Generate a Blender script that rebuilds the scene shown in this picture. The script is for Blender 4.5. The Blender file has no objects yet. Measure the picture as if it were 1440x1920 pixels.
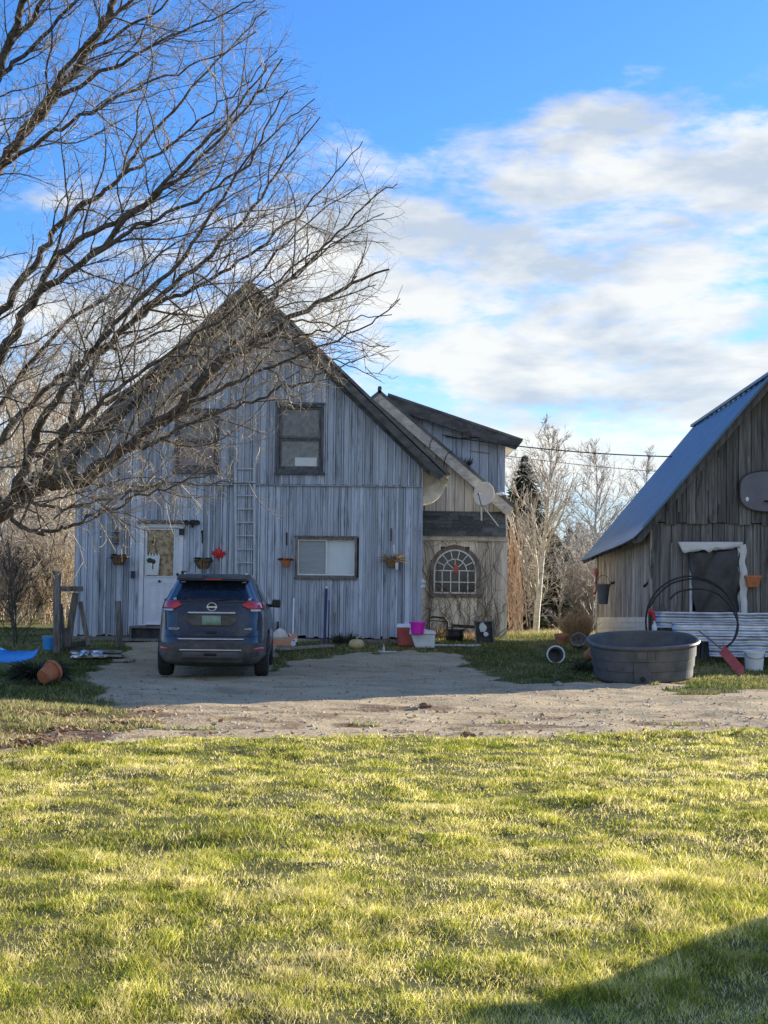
import bpy, math, random
import numpy as np
from mathutils import Vector, Matrix, noise as mnoise
C = bpy.context.scene
COL = C.collection
R = math.radians
PI = math.pi
random.seed(7)

# ------------------------------------------------------------------ camera
CAM_H = 1.65; FPX = 2550.0; PITCH = math.atan(130/FPX); ROLL = R(0.7)
_f = Vector((0, math.cos(PITCH), math.sin(PITCH)))
_r0 = Vector((1, 0, 0)); _u0 = Vector((0, -math.sin(PITCH), math.cos(PITCH)))
_r = _r0*math.cos(ROLL)+_u0*math.sin(ROLL)
_u = _u0*math.cos(ROLL)-_r0*math.sin(ROLL)
cam = bpy.data.cameras.new('camera')
cam.sensor_fit = 'VERTICAL'; cam.sensor_height = 36; cam.lens = FPX/1920*36
cam.clip_start = .1; cam.clip_end = 5000
co = bpy.data.objects.new('camera', cam); COL.objects.link(co)
co.matrix_world = Matrix(((_r.x, _u.x, -_f.x, 0), (_r.y, _u.y, -_f.y, 0), (_r.z, _u.z, -_f.z, CAM_H), (0, 0, 0, 1)))
C.camera = co

# ------------------------------------------------------------------ sun, sky
SUN_EL = R(15.5); SUN_A = R(36)     # sun to the right (+X), SUN_A behind the facades
S = Vector((math.cos(SUN_A)*math.cos(SUN_EL), math.sin(SUN_A)*math.cos(SUN_EL), math.sin(SUN_EL)))
sl = bpy.data.lights.new('sun', 'SUN'); sl.energy = 5.0; sl.angle = R(.5); sl.color = (1, .88, .70)
so = bpy.data.objects.new('sun', sl); COL.objects.link(so)
so.rotation_euler = (-S).to_track_quat('-Z', 'Y').to_euler()
so.location = S*60
C.view_settings.view_transform = 'Standard'; C.view_settings.look = 'None'
C.view_settings.gamma = 1; C.view_settings.exposure = 1.15
C.cycles.max_bounces = 5; C.cycles.diffuse_bounces = 3; C.cycles.glossy_bounces = 2; C.cycles.transmission_bounces = 2


def nd(nt, t, **kw):
    n = nt.nodes.new(t)
    for k, v in kw.items():
        if k.startswith('i_'):
            key = k[2:]
            key = int(key) if key.isdigit() else key.replace('_', ' ')
            n.inputs[key].default_value = v
        else:
            setattr(n, k, v)
    return n


def build_world():
    w = bpy.data.worlds.new('World'); C.world = w; w.use_nodes = True
    nt = w.node_tree; nt.nodes.clear(); L = nt.links.new
    out = nd(nt, 'ShaderNodeOutputWorld')
    sky = nd(nt, 'ShaderNodeTexSky', sky_type='NISHITA', sun_disc=False)
    sky.sun_elevation = SUN_EL; sky.sun_rotation = R(90)-SUN_A; sky.altitude = 300; sky.air_density = 1.0; sky.dust_density = .4; sky.ozone_density = 2.5
    hs = nd(nt, 'ShaderNodeHueSaturation'); hs.inputs['Saturation'].default_value = 1.12; hs.inputs['Hue'].default_value = .5
    L(sky.outputs[0], hs.inputs['Color'])
    mul = nd(nt, 'ShaderNodeMixRGB', blend_type='MULTIPLY'); mul.inputs[0].default_value = 1
    L(hs.outputs[0], mul.inputs[1]); mul.inputs[2].default_value = (.43, .65, .95, 1)
    b1 = nd(nt, 'ShaderNodeBackground'); b1.inputs[1].default_value = .13
    L(mul.outputs[0], b1.inputs[0])
    tc = nd(nt, 'ShaderNodeTexCoord'); sep = nd(nt, 'ShaderNodeSeparateXYZ'); L(tc.outputs['Generated'], sep.inputs[0])

    def M(op, a, b=None, c=None, clamp=False):
        m = nd(nt, 'ShaderNodeMath', operation=op); m.use_clamp = clamp
        for i, v in enumerate((a, b, c)):
            if v is None: continue
            if isinstance(v, (int, float)): m.inputs[i].default_value = v
            else: L(v, m.inputs[i])
        return m.outputs[0]
    # direction-space coordinates, stretched so clouds read as flat layers
    z = sep.outputs[2]
    comb = nd(nt, 'ShaderNodeCombineXYZ'); L(sep.outputs[0], comb.inputs[0]); L(sep.outputs[1], comb.inputs[1]); L(M('MULTIPLY', z, 3.0), comb.inputs[2])

    def noise(scale, detail, rough, off=(0, 0, 0), dist=0.0):
        mp = nd(nt, 'ShaderNodeMapping'); mp.inputs['Location'].default_value = off; L(comb.outputs[0], mp.inputs[0])
        n = nd(nt, 'ShaderNodeTexNoise'); n.inputs['Scale'].default_value = scale; n.inputs['Detail'].default_value = detail
        n.inputs['Roughness'].default_value = rough; n.inputs['Distortion'].default_value = dist; L(mp.outputs[0], n.inputs['Vector'])
        return n.outputs['Fac']
    n1 = noise(9.0, 10, .60, (3.1, 1.7, .4), .15)
    n2 = noise(2.6, 3, .5, (8.1, 2.2, 5.3))
    # broad banks of cloud: (centre x, centre z, half-widths, amplitude) as directions on the sky
    total = None
    for (px, py, wx, wz, amp) in BLOBS:
        d = (_f*FPX+_r*(px-720)-_u*(py-960)).normalized()
        sx, sz = FPX/wx, FPX/wz
        dx = M('MULTIPLY', M('SUBTRACT', sep.outputs[0], d.x), sx); dz = M('MULTIPLY', M('SUBTRACT', z, d.z), sz)
        dy = M('MULTIPLY', M('SUBTRACT', sep.outputs[1], d.y), 2.0)
        r2 = M('ADD', M('ADD', M('MULTIPLY', dx, dx), M('MULTIPLY', dz, dz)), M('MULTIPLY', dy, dy))
        g = M('MULTIPLY', M('POWER', 2.71828, M('MULTIPLY', r2, -1)), amp)
        total = g if total is None else M('ADD', total, g)
    total = M('ADD', total, M('MULTIPLY', M('MAXIMUM', M('MULTIPLY', sep.outputs[1], -1), 0), .55))   # unseen extra cloud behind the viewpoint, added to brighten the shaded facades
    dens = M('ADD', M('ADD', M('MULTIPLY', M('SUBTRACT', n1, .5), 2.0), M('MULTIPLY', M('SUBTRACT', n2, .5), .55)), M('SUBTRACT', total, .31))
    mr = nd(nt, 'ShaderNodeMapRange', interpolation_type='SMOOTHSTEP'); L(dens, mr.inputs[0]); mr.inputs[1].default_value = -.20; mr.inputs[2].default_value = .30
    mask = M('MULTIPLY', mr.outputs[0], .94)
    # thin haze near the horizon
    hz = nd(nt, 'ShaderNodeMapRange', interpolation_type='SMOOTHSTEP'); L(z, hz.inputs[0]); hz.inputs[1].default_value = .22; hz.inputs[2].default_value = .0
    mask = M('MAXIMUM', mask, M('MULTIPLY', hz.outputs[0], .82))
    n3 = noise(8.0, 8, .55, (3.1, 1.7, .46), .15)
    cr = nd(nt, 'ShaderNodeValToRGB'); L(n3, cr.inputs[0])
    e = cr.color_ramp.elements; e[0].position = .40; e[0].color = (.52, .59, .67, 1); e[1].position = .58; e[1].color = (.86, .86, .82, 1)
    b2 = nd(nt, 'ShaderNodeBackground'); L(cr.outputs[0], b2.inputs[0]); b2.inputs[1].default_value = .52
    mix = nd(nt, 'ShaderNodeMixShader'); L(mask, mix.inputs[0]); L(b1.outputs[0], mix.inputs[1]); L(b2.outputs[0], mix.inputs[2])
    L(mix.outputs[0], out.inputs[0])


BLOBS = [(1200, 400, 460, 170, .50), (1440, 260, 360, 90, .30), (830, 460, 190, 120, .34), (1060, 200, 200, 45, .20),
         (1000, 665, 450, 70, .46), (820, 590, 180, 45, .34), (1350, 700, 240, 60, .38), (1150, 860, 560, 130, .68), (1300, 560, 300, 70, .34),
         (60, 700, 360, 190, .62), (150, 430, 300, 110, .30), (420, 620, 240, 130, .36), (620, 480, 150, 90, .16),
         (600, 40, 420, 120, -.30), (1200, 40, 500, 110, -.50), (880, 385, 60, 40, -.34), (1150, 785, 110, 26, -.16), (1000, 600, 260, 22, -.26), (1390, 640, 80, 20, -.28)]
build_world()

# ------------------------------------------------------------------ helpers


def ray(px, py):
    return _f*FPX+_r*(px-720)-_u*(py-960)


def P(px, py, Y):
    """world point on the plane y=Y that measures to this spot on the photograph"""
    d = ray(px, py); t = Y/d.y
    return Vector((d.x*t, Y, CAM_H+d.z*t))


def G(px, py, z=0.0):
    d = ray(px, py); t = (z-CAM_H)/d.z
    return (d.x*t, d.y*t)


def smooth(a, b, x):
    t = np.clip((x-a)/(b-a), 0, 1); return t*t*(3-2*t)


_lat = {}


def vnoise(x, y, scale, seed=0):
    """smooth value noise -1..1, numpy"""
    if seed not in _lat: _lat[seed] = np.random.RandomState(seed+11).rand(256, 256)*2-1
    g = _lat[seed]
    u = np.asarray(x)/scale+100.3; v = np.asarray(y)/scale+57.7
    i = np.floor(u).astype(int); j = np.floor(v).astype(int); a = u-i; b = v-j
    a = a*a*(3-2*a); b = b*b*(3-2*b)
    return (g[i % 256, j % 256]*(1-a)*(1-b)+g[(i+1) % 256, j % 256]*a*(1-b)+g[i % 256, (j+1) % 256]*(1-a)*b+g[(i+1) % 256, (j+1) % 256]*a*b)


def inpoly(x, y, poly):
    x = np.asarray(x, float); y = np.asarray(y, float); c = np.zeros(x.shape, bool); n = len(poly)
    for i in range(n):
        x1, y1 = poly[i]; x2, y2 = poly[(i+1) % n]
        if y1 == y2: continue
        c ^= ((y1 > y) != (y2 > y)) & (x < (x2-x1)*(y-y1)/(y2-y1)+x1)
    return c


LE = [G(*p) for p in ((-500, 1470), (-200, 1440), (0, 1416), (200, 1398), (450, 1390), (720, 1390), (1000, 1386), (1440, 1374), (1900, 1368))]
LEx = [p[0] for p in LE]; LEy = [p[1] for p in LE]


def lawn_edge(x): return np.interp(x, LEx, LEy)+.28*vnoise(x, x*0, 1.1, 3)+.22*vnoise(x, x*0, .3, 4)


def H(x, y):
    x = np.asarray(x, float); y = np.asarray(y, float)
    h = .33*smooth(24.5, 29.0, y)
    near = 1-smooth(36, 60, y)
    lawn = smooth(.5, -.5, y-lawn_edge(x))
    h = h+lawn*(.05+.025*vnoise(x, y, 1.3, 1)+.022*vnoise(x, y, .47, 2)+.012*vnoise(x, y, .2, 5))
    h = h+(1-lawn)*near*(.03*vnoise(x, y, 1.9, 6)+.030*vnoise(x*.5, y, .5, 7)+.016*vnoise(x*.6, y, .2, 8)-.03*np.exp(-((y-16.2-.25*np.sin(x*.5))/.22)**2)-.03*np.exp(-((y-17.7-.25*np.sin(x*.5+.3))/.22)**2)*(y < 21))
    h = h+.10*smooth(-3.3, -4.6, x)*smooth(14.0, 16.5, y)*(1-smooth(21, 24, y))
    return h


def Hs(x, y): return float(H(np.array([x]), np.array([y]))[0])


ORG = {}


def put(o, label=None, cat=None, group=None, kind=None):
    if label: o['label'] = label
    if cat: o['category'] = cat
    if group: o['group'] = group
    if kind: o['kind'] = kind
    return o


def thing(name, label, cat, loc=(0, 0, 0), group=None):
    o = bpy.data.objects.new(name, None); COL.objects.link(o)
    o.empty_display_size = .2; o.location = loc
    ORG[o] = Vector(loc)
    return put(o, label, cat, group)


class MB:
    """collects shapes, links them as ONE mesh object; a per-face 'tint' varies the material"""

    def __init__(s): s.v = []; s.f = []; s.t = []

    def add(s, vs, fs, tint=.5):
        b = len(s.v); s.v += [tuple(v) for v in vs]
        for f in fs: s.f.append(tuple(i+b for i in f)); s.t.append(tint)
        return s

    def hexa(s, p, tint=.5):
        return s.add(p, [(0, 3, 2, 1), (4, 5, 6, 7), (0, 1, 5, 4), (1, 2, 6, 5), (2, 3, 7, 6), (3, 0, 4, 7)], tint)

    def box(s, x0, x1, y0, y1, z0, z1, tint=.5):
        return s.hexa([(x0, y0, z0), (x1, y0, z0), (x1, y1, z0), (x0, y1, z0), (x0, y0, z1), (x1, y0, z1), (x1, y1, z1), (x0, y1, z1)], tint)

    def bar(s, a, b, w, h, up=(0, 0, 1), tint=.5):
        a = Vector(a); b = Vector(b); d = (b-a).normalized(); up = Vector(up)
        if abs(d.dot(up)) > .98: up = Vector((0, 1, 0))
        sx = d.cross(up).normalized()*w/2; sy = sx.cross(d).normalized()*h/2
        return s.hexa([a-sx-sy, a+sx-sy, a+sx+sy, a-sx+sy, b-sx-sy, b+sx-sy, b+sx+sy, b-sx+sy], tint)

    def prism(s, poly, y0, y1, tint=.5):
        n = len(poly); vs = [(x, y0, z) for x, z in poly]+[(x, y1, z) for x, z in poly]
        return s.add(vs, [tuple(range(n-1, -1, -1)), tuple(range(n, 2*n))]+[(i, (i+1) % n, n+(i+1) % n, n+i) for i in range(n)], tint)

    def slab(s, pts, off, tint=.5):
        """polygon pts thickened by vector off"""
        n = len(pts); off = Vector(off); vs = [Vector(p) for p in pts]+[Vector(p)+off for p in pts]
        return s.add(vs, [tuple(range(n)), tuple(range(2*n-1, n-1, -1))]+[(i, n+i, n+(i+1) % n, (i+1) % n) for i in range(n)], tint)

    def tube(s, pts, r, n=8, tint=.5, cap=True):
        pts = [Vector(p) for p in pts]; m = len(pts); rs = r if isinstance(r, (list, tuple)) else [r]*m
        vs = []; ref = None
        for i, p in enumerate(pts):
            t = (pts[min(i+1, m-1)]-pts[max(i-1, 0)]).normalized()
            if ref is None:
                ref = Vector((0, 0, 1)) if abs(t.z) < .9 else Vector((1, 0, 0))
            a = t.cross(ref).normalized(); b = a.cross(t).normalized(); ref = b
            for k in range(n):
                q = 2*PI*k/n; vs.append(p+(a*math.cos(q)+b*math.sin(q))*rs[i])
        fs = [(i*n+k, i*n+(k+1) % n, (i+1)*n+(k+1) % n, (i+1)*n+k) for i in range(m-1) for k in range(n)]
        if cap: fs += [tuple(range(n-1, -1, -1)), tuple(range((m-1)*n, m*n))]
        return s.add(vs, fs, tint)

    def lathe(s, prof, c=(0, 0, 0), n=24, sx=1, sy=1, tint=.5, axis='z'):
        vs = []
        for r, z in prof:
            for k in range(n):
                q = 2*PI*k/n; x, y = r*math.cos(q)*sx, r*math.sin(q)*sy
                if axis == 'z': vs.append((c[0]+x, c[1]+y, c[2]+z))
                elif axis == 'x': vs.append((c[0]+z, c[1]+x, c[2]+y))
                else: vs.append((c[0]+x, c[1]+z, c[2]+y))
        m = len(prof)
        fs = [(i*n+k, i*n+(k+1) % n, (i+1)*n+(k+1) % n, (i+1)*n+k) for i in range(m-1) for k in range(n)]
        if prof[0][0] > 1e-6: fs.append(tuple(range(n-1, -1, -1)))
        if prof[-1][0] > 1e-6: fs.append(tuple(range((m-1)*n, m*n)))
        return s.add(vs, fs, tint)

    def blob(s, c, r, sub=2, jit=.15, seed=0, sc=(1, 1, 1), tint=.5):
        import bmesh
        bm = bmesh.new(); bmesh.ops.create_icosphere(bm, subdivisions=sub, radius=1)
        vs = []
        for v in bm.verts:
            k = r*(1+jit*mnoise.noise(v.co*1.7+Vector((seed*3.1, seed, 0))))
            vs.append((c[0]+v.co.x*k*sc[0], c[1]+v.co.y*k*sc[1], c[2]+v.co.z*k*sc[2]))
        fs = [tuple(v.index for v in f.verts) for f in bm.faces]; bm.free()
        return s.add(vs, fs, tint)

    def build(s, name, m, parent=None, org=None, smooth=False, bevel=0, label=None, cat=None, group=None, kind=None):
        root = parent
        while root is not None and root.parent is not None: root = root.parent
        o0 = ORG[root] if root is not None and root in ORG else Vector(org or (0, 0, 0))
        me = bpy.data.meshes.new(name)
        me.from_pydata([(v[0]-o0.x, v[1]-o0.y, v[2]-o0.z) for v in s.v], [], s.f)
        at = me.attributes.new('tint', 'FLOAT', 'FACE'); at.data.foreach_set('value', s.t)
        me.materials.append(m)
        if smooth: me.polygons.foreach_set('use_smooth', [True]*len(me.polygons))
        me.update()
        o = bpy.data.objects.new(name, me); COL.objects.link(o)
        if parent is not None: o.parent = parent
        else: o.location = o0; ORG[o] = o0
        if bevel:
            b = o.modifiers.new('bevel', 'BEVEL'); b.width = bevel; b.segments = 2; b.limit_method = 'ANGLE'
        return put(o, label, cat, group, kind)


def np_mesh(name, V, F, m, parent=None, org=(0, 0, 0), attrs=None, smooth=False, **kw):
    """V (n,3), F (m,k) arrays"""
    root = parent
    while root is not None and root.parent is not None: root = root.parent
    o0 = ORG[root] if root is not None and root in ORG else Vector(org)
    me = bpy.data.meshes.new(name); n, k = F.shape
    me.vertices.add(len(V)); me.vertices.foreach_set('co', (V-np.array(o0)).astype(np.float32).ravel())
    me.loops.add(n*k); me.loops.foreach_set('vertex_index', F.astype(np.int32).ravel())
    me.polygons.add(n); me.polygons.foreach_set('loop_start', np.arange(0, n*k, k, dtype=np.int32))
    if smooth: me.polygons.foreach_set('use_smooth', np.ones(n, bool))
    for an, (dom, ty, val) in (attrs or {}).items():
        a = me.attributes.new(an, ty, dom)
        a.data.foreach_set('color' if ty == 'FLOAT_COLOR' else 'value', np.ascontiguousarray(val, dtype=np.float32).ravel())
    me.update(calc_edges=True); me.materials.append(m)
    o = bpy.data.objects.new(name, me); COL.objects.link(o)
    if parent is not None: o.parent = parent
    else: o.location = o0; ORG[o] = o0
    return put(o, **kw)


# ------------------------------------------------------------------ materials
MATS = {}


def mat(name, c1, c2=None, rough=.8, metal=0, scale=(6, 6, 6), detail=5, bump=.0, bdist=.01, tint=0.0, spec=.5, ramp=(.35, .65), c3=None,
        s3=(1.2, 1.2, 1.2), r3=(.55, .7), trans=0, coat=0, r2=None, bscale=None, nrough=.6):
    """two-tone noise + optional third large-blotch tone; 'tint' strength uses the per-face attribute"""
    m = bpy.data.materials.new(name); m.use_nodes = True; nt = m.node_tree; L = nt.links.new
    p = nt.nodes['Principled BSDF']; c2 = c2 or c1
    tc = nd(nt, 'ShaderNodeTexCoord'); mp = nd(nt, 'ShaderNodeMapping'); mp.inputs['Scale'].default_value = scale; L(tc.outputs['Object'], mp.inputs[0])
    n = nd(nt, 'ShaderNodeTexNoise'); n.inputs['Scale'].default_value = 1; n.inputs['Detail'].default_value = detail; n.inputs['Roughness'].default_value = nrough
    at = nd(nt, 'ShaderNodeAttribute', attribute_name='tint')
    # shift the noise from piece to piece so that boards do not share one grain
    cx = nd(nt, 'ShaderNodeVectorMath', operation='SCALE'); cx.inputs[0].default_value = (37, 11, 53); L(at.outputs['Fac'], cx.inputs['Scale'])
    ad = nd(nt, 'ShaderNodeVectorMath', operation='ADD'); L(mp.outputs[0], ad.inputs[0]); L(cx.outputs[0], ad.inputs[1]); L(ad.outputs[0], n.inputs['Vector'])
    cr = nd(nt, 'ShaderNodeValToRGB'); L(n.outputs['Fac'], cr.inputs[0]); e = cr.color_ramp.elements
    e[0].position, e[1].position = ramp; e[0].color = (*c1, 1); e[1].color = (*c2, 1)
    colr = cr.outputs[0]
    if c3:
        m3 = nd(nt, 'ShaderNodeMapping'); m3.inputs['Scale'].default_value = s3; L(tc.outputs['Object'], m3.inputs[0])
        n3 = nd(nt, 'ShaderNodeTexNoise'); n3.inputs['Scale'].default_value = 1; n3.inputs['Detail'].default_value = 7; n3.inputs['Roughness'].default_value = .7; L(m3.outputs[0], n3.inputs['Vector'])
        mr = nd(nt, 'ShaderNodeMapRange', interpolation_type='SMOOTHSTEP'); L(n3.outputs['Fac'], mr.inputs[0]); mr.inputs[1].default_value, mr.inputs[2].default_value = r3
        mx = nd(nt, 'ShaderNodeMixRGB'); L(mr.outputs[0], mx.inputs[0]); L(colr, mx.inputs[1]); mx.inputs[2].default_value = (*c3, 1); colr = mx.outputs[0]
    if tint:
        mr = nd(nt, 'ShaderNodeMapRange'); L(at.outputs['Fac'], mr.inputs[0]); mr.inputs[3].default_value = 1-tint; mr.inputs[4].default_value = 1+tint
        mx = nd(nt, 'ShaderNodeVectorMath', operation='SCALE'); L(colr, mx.inputs[0]); L(mr.outputs[0], mx.inputs['Scale']); colr = mx.outputs[0]
    L(colr, p.inputs['Base Color'])
    p.inputs['Roughness'].default_value = rough; p.inputs['Metallic'].default_value = metal; p.inputs['Specular IOR Level'].default_value = spec
    if r2 is not None:
        mr = nd(nt, 'ShaderNodeMapRange'); L(n.outputs['Fac'], mr.inputs[0]); mr.inputs[1].default_value = .3; mr.inputs[2].default_value = .7
        mr.inputs[3].default_value = rough; mr.inputs[4].default_value = r2; L(mr.outputs[0], p.inputs['Roughness'])
    if coat: p.inputs['Coat Weight'].default_value = coat; p.inputs['Coat Roughness'].default_value = .08
    if bump:
        b = nd(nt, 'ShaderNodeBump'); b.inputs['Strength'].default_value = bump; b.inputs['Distance'].default_value = bdist
        if bscale:
            mb = nd(nt, 'ShaderNodeMapping'); mb.inputs['Scale'].default_value = bscale; L(tc.outputs['Object'], mb.inputs[0])
            nb = nd(nt, 'ShaderNodeTexNoise'); nb.inputs['Scale'].default_value = 1; nb.inputs['Detail'].default_value = 4; L(mb.outputs[0], nb.inputs['Vector']); L(nb.outputs['Fac'], b.inputs['Height'])
        else: L(n.outputs['Fac'], b.inputs['Height'])
        L(b.outputs[0], p.inputs['Normal'])
    if trans:
        tr = nd(nt, 'ShaderNodeBsdfTranslucent'); L(colr, tr.inputs[0]); ms = nd(nt, 'ShaderNodeMixShader'); ms.inputs[0].default_value = trans
        L(p.outputs[0], ms.inputs[1]); L(tr.outputs[0], ms.inputs[2]); L(ms.outputs[0], nt.nodes['Material Output'].inputs[0])
    MATS[name] = m; return m


mat('painted_boards', (.31, .35, .405), (.49, .56, .65), .85, scale=(34, 30, 1.9), bump=.6, bdist=.012, tint=.30, ramp=(.30, .62), c3=(.16, .175, .19), s3=(11, 11, 1.3), r3=(.50, .72), detail=9, nrough=.68)
mat('wing_boards', (.46, .44, .39), (.80, .77, .70), .85, scale=(24, 24, 1.5), bump=.5, bdist=.01, tint=.22, ramp=(.3, .62), c3=(.30, .28, .25), s3=(7, 7, 1.0), r3=(.56, .74), detail=8)
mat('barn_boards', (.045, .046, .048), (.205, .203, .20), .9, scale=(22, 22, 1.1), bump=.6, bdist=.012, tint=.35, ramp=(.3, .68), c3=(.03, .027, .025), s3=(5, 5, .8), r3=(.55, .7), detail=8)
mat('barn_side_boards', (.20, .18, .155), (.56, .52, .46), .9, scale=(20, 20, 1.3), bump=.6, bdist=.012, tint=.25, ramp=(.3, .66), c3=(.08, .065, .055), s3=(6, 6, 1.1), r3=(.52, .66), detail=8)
mat('grey_wood', (.10, .09, .08), (.26, .24, .21), .9, scale=(20, 20, 3), bump=.5, tint=.2)
mat('dark_trim', (.05, .055, .06), (.14, .15, .16), .8, scale=(14, 14, 3), bump=.4, tint=.2)
mat('fascia', (.06, .06, .06), (.15, .148, .142), .8, scale=(5, 5, 9), bump=.4, tint=.15)
mat('pale_fascia', (.34, .33, .29), (.62, .60, .54), .8, scale=(5, 5, 9), bump=.4, tint=.15)
mat('soffit', (.50, .43, .31), (.76, .69, .55), .85, scale=(3, 16, 3), bump=.3, tint=.2)
mat('white_soffit', (.62, .60, .54), (.8, .78, .72), .7, scale=(3, 9, 3))
mat('dark_wood', (.02, .02, .022), (.06, .06, .065), .8)
mat('roof_dark', (.07, .07, .075), (.16, .16, .165), .6, metal=.3, scale=(3, 3, 3), bump=.2)
mat('shingle', (.055, .065, .068), (.15, .165, .165), .85, scale=(18, 18, 40), bump=.6, tint=.35)
mat('blue_steel', (.075, .155, .25), (.11, .20, .31), .42, spec=.5, metal=.1, scale=(2, 2, 2), detail=3, ramp=(.3, .7), tint=.08)
mat('galv', (.42, .46, .50), (.72, .76, .80), .32, metal=.85, scale=(4, 4, 7), r2=.5, tint=.15, c3=(.28, .30, .32), s3=(3, 3, 10), r3=(.55, .68))
mat('white_vinyl', (.58, .56, .49), (.74, .71, .62), .6, scale=(5, 5, 2), tint=.06)
mat('soffit_dish', (.58, .56, .52), (.66, .64, .6), .85, scale=(3, 3, 3), spec=.1)
mat('white_paint', (.62, .66, .72), (.76, .79, .83), .45, scale=(4, 4, 4), bump=.05)
mat('door_white', (.60, .66, .74), (.74, .78, .84), .5, scale=(3, 3, 3))
mat('old_glass', (.10, .12, .13), (.20, .22, .23), .22, scale=(9, 9, 9), spec=.9, bump=.35, bdist=.03, bscale=(7, 7, 3.5), tint=.2)
mat('dark_glass', (.012, .015, .018), (.03, .035, .04), .08, spec=.7, bump=.08, bdist=.02, bscale=(3, 3, 3))
mat('screen_glass', (.24, .29, .31), (.32, .37, .39), .35, scale=(3, 3, 30), spec=.6)
mat('curtain_glass', (.50, .62, .68), (.60, .70, .74), .18, scale=(2, 2, 2), spec=.8)
mat('reddish_glass', (.20, .15, .15), (.33, .28, .28), .35, scale=(6, 6, 6), spec=.6, bump=.5, bdist=.03, bscale=(7, 7, 5))
mat('amber_glass', (.16, .11, .05), (.42, .33, .20), .2, scale=(9, 9, 9), spec=.7, detail=3, ramp=(.42, .58))
mat('paper', (.62, .66, .66), (.70, .74, .73), .8)
mat('black', (.012, .012, .013), (.03, .03, .032), .6)
mat('iron', (.018, .018, .02), (.05, .045, .045), .55, metal=.5)
mat('ladder_metal', (.40, .44, .48), (.55, .59, .63), .55, scale=(5, 5, 5))
mat('aluminium', (.60, .64, .68), (.78, .80, .82), .4, metal=.35)
mat('wicker', (.16, .09, .04), (.34, .20, .09), .85, scale=(30, 30, 60), bump=.6)
mat('terracotta', (.36, .12, .05), (.50, .19, .085), .75, scale=(8, 8, 8), bump=.1)
mat('terracotta_old', (.34, .14, .08), (.46, .22, .14), .8, scale=(8, 8, 8), bump=.1)
mat('plant_dark', (.018, .028, .014), (.06, .07, .035), .7, scale=(9, 9, 9), trans=.15, tint=.4)
mat('plant_dry', (.28, .19, .10), (.52, .40, .24), .8, scale=(9, 9, 9), trans=.25, tint=.3)
mat('plume', (.40, .25, .12), (.58, .40, .22), .8, scale=(5, 5, 5), trans=.3, tint=.3)
mat('red_paint', (.42, .01, .012), (.55, .025, .025), .4)
mat('faded_red', (.40, .07, .06), (.52, .12, .10), .6, scale=(4, 4, 4))
mat('pink', (.72, .02, .46), (.80, .03, .52), .35)
mat('white_plastic', (.68, .72, .74), (.78, .80, .81), .4, scale=(5, 5, 5))
mat('styrofoam', (.62, .70, .72), (.78, .82, .82), .7, scale=(12, 12, 12), bump=.1)
mat('blue_plastic', (.02, .22, .62), (.04, .32, .74), .35, scale=(3, 3, 3))
mat('deep_blue', (.008, .014, .07), (.014, .022, .10), .4)
mat('squash', (.55, .42, .20), (.68, .55, .30), .6, scale=(6, 6, 6))
mat('tank_plastic', (.075, .080, .088), (.125, .130, .138), .5, scale=(5, 5, 5), r2=.68, c3=(.17, .165, .155), s3=(2, 2, 4), r3=(.55, .75))
mat('black_sheet', (.018, .021, .028), (.05, .055, .068), .42, scale=(3, 3, 3), trans=.05)
mat('torn_plastic', (.66, .70, .72), (.82, .84, .85), .4, scale=(3, 3, 3), trans=.25)
mat('board_grey', (.10, .11, .14), (.14, .15, .18), .5, scale=(3, 3, 3))
mat('dog_tan', (.55, .25, .14), (.66, .34, .21), .7, scale=(3, 3, 3))
mat('stone', (.16, .155, .14), (.34, .33, .30), .9, scale=(9, 9, 9), bump=.5, tint=.3)
mat('plank_old', (.20, .19, .16), (.36, .34, .30), .9, scale=(3, 22, 22), bump=.4, tint=.2)
mat('leaf_brown', (.16, .085, .04), (.38, .22, .11), .8, scale=(3, 3, 3), trans=.2, tint=.5)
mat('bark_dark', (.03, .025, .021), (.135, .11, .085), .9, scale=(16, 16, 16), bump=.9, bdist=.02, ramp=(.36, .62))
mat('twig', (.18, .15, .115), (.50, .43, .335), .8, scale=(5, 5, 5), tint=.25)
mat('bark_tan', (.34, .27, .19), (.60, .50, .37), .85, scale=(4, 4, 4), tint=.35)
mat('bark_grey', (.30, .265, .225), (.55, .50, .44), .85, scale=(6, 6, 6), tint=.3)
mat('birch_bark', (.50, .47, .40), (.74, .71, .64), .75, scale=(4, 4, 14), c3=(.08, .07, .06), s3=(4, 4, 16), r3=(.60, .66))
mat('birch_twig', (.38, .345, .29), (.66, .61, .53), .8, tint=.3)
mat('needles', (.022, .032, .016), (.09, .10, .05), .75, scale=(2, 2, 2), tint=.5, trans=.1)
mat('vine', (.09, .065, .045), (.20, .155, .11), .9, scale=(6, 6, 6), tint=.3)
mat('vine_rust', (.34, .22, .15), (.55, .40, .28), .9, scale=(6, 6, 6), tint=.3)
mat('fungus_brown', (.16, .09, .05), (.28, .17, .10), .9, scale=(12, 12, 12), bump=.6)
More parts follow.
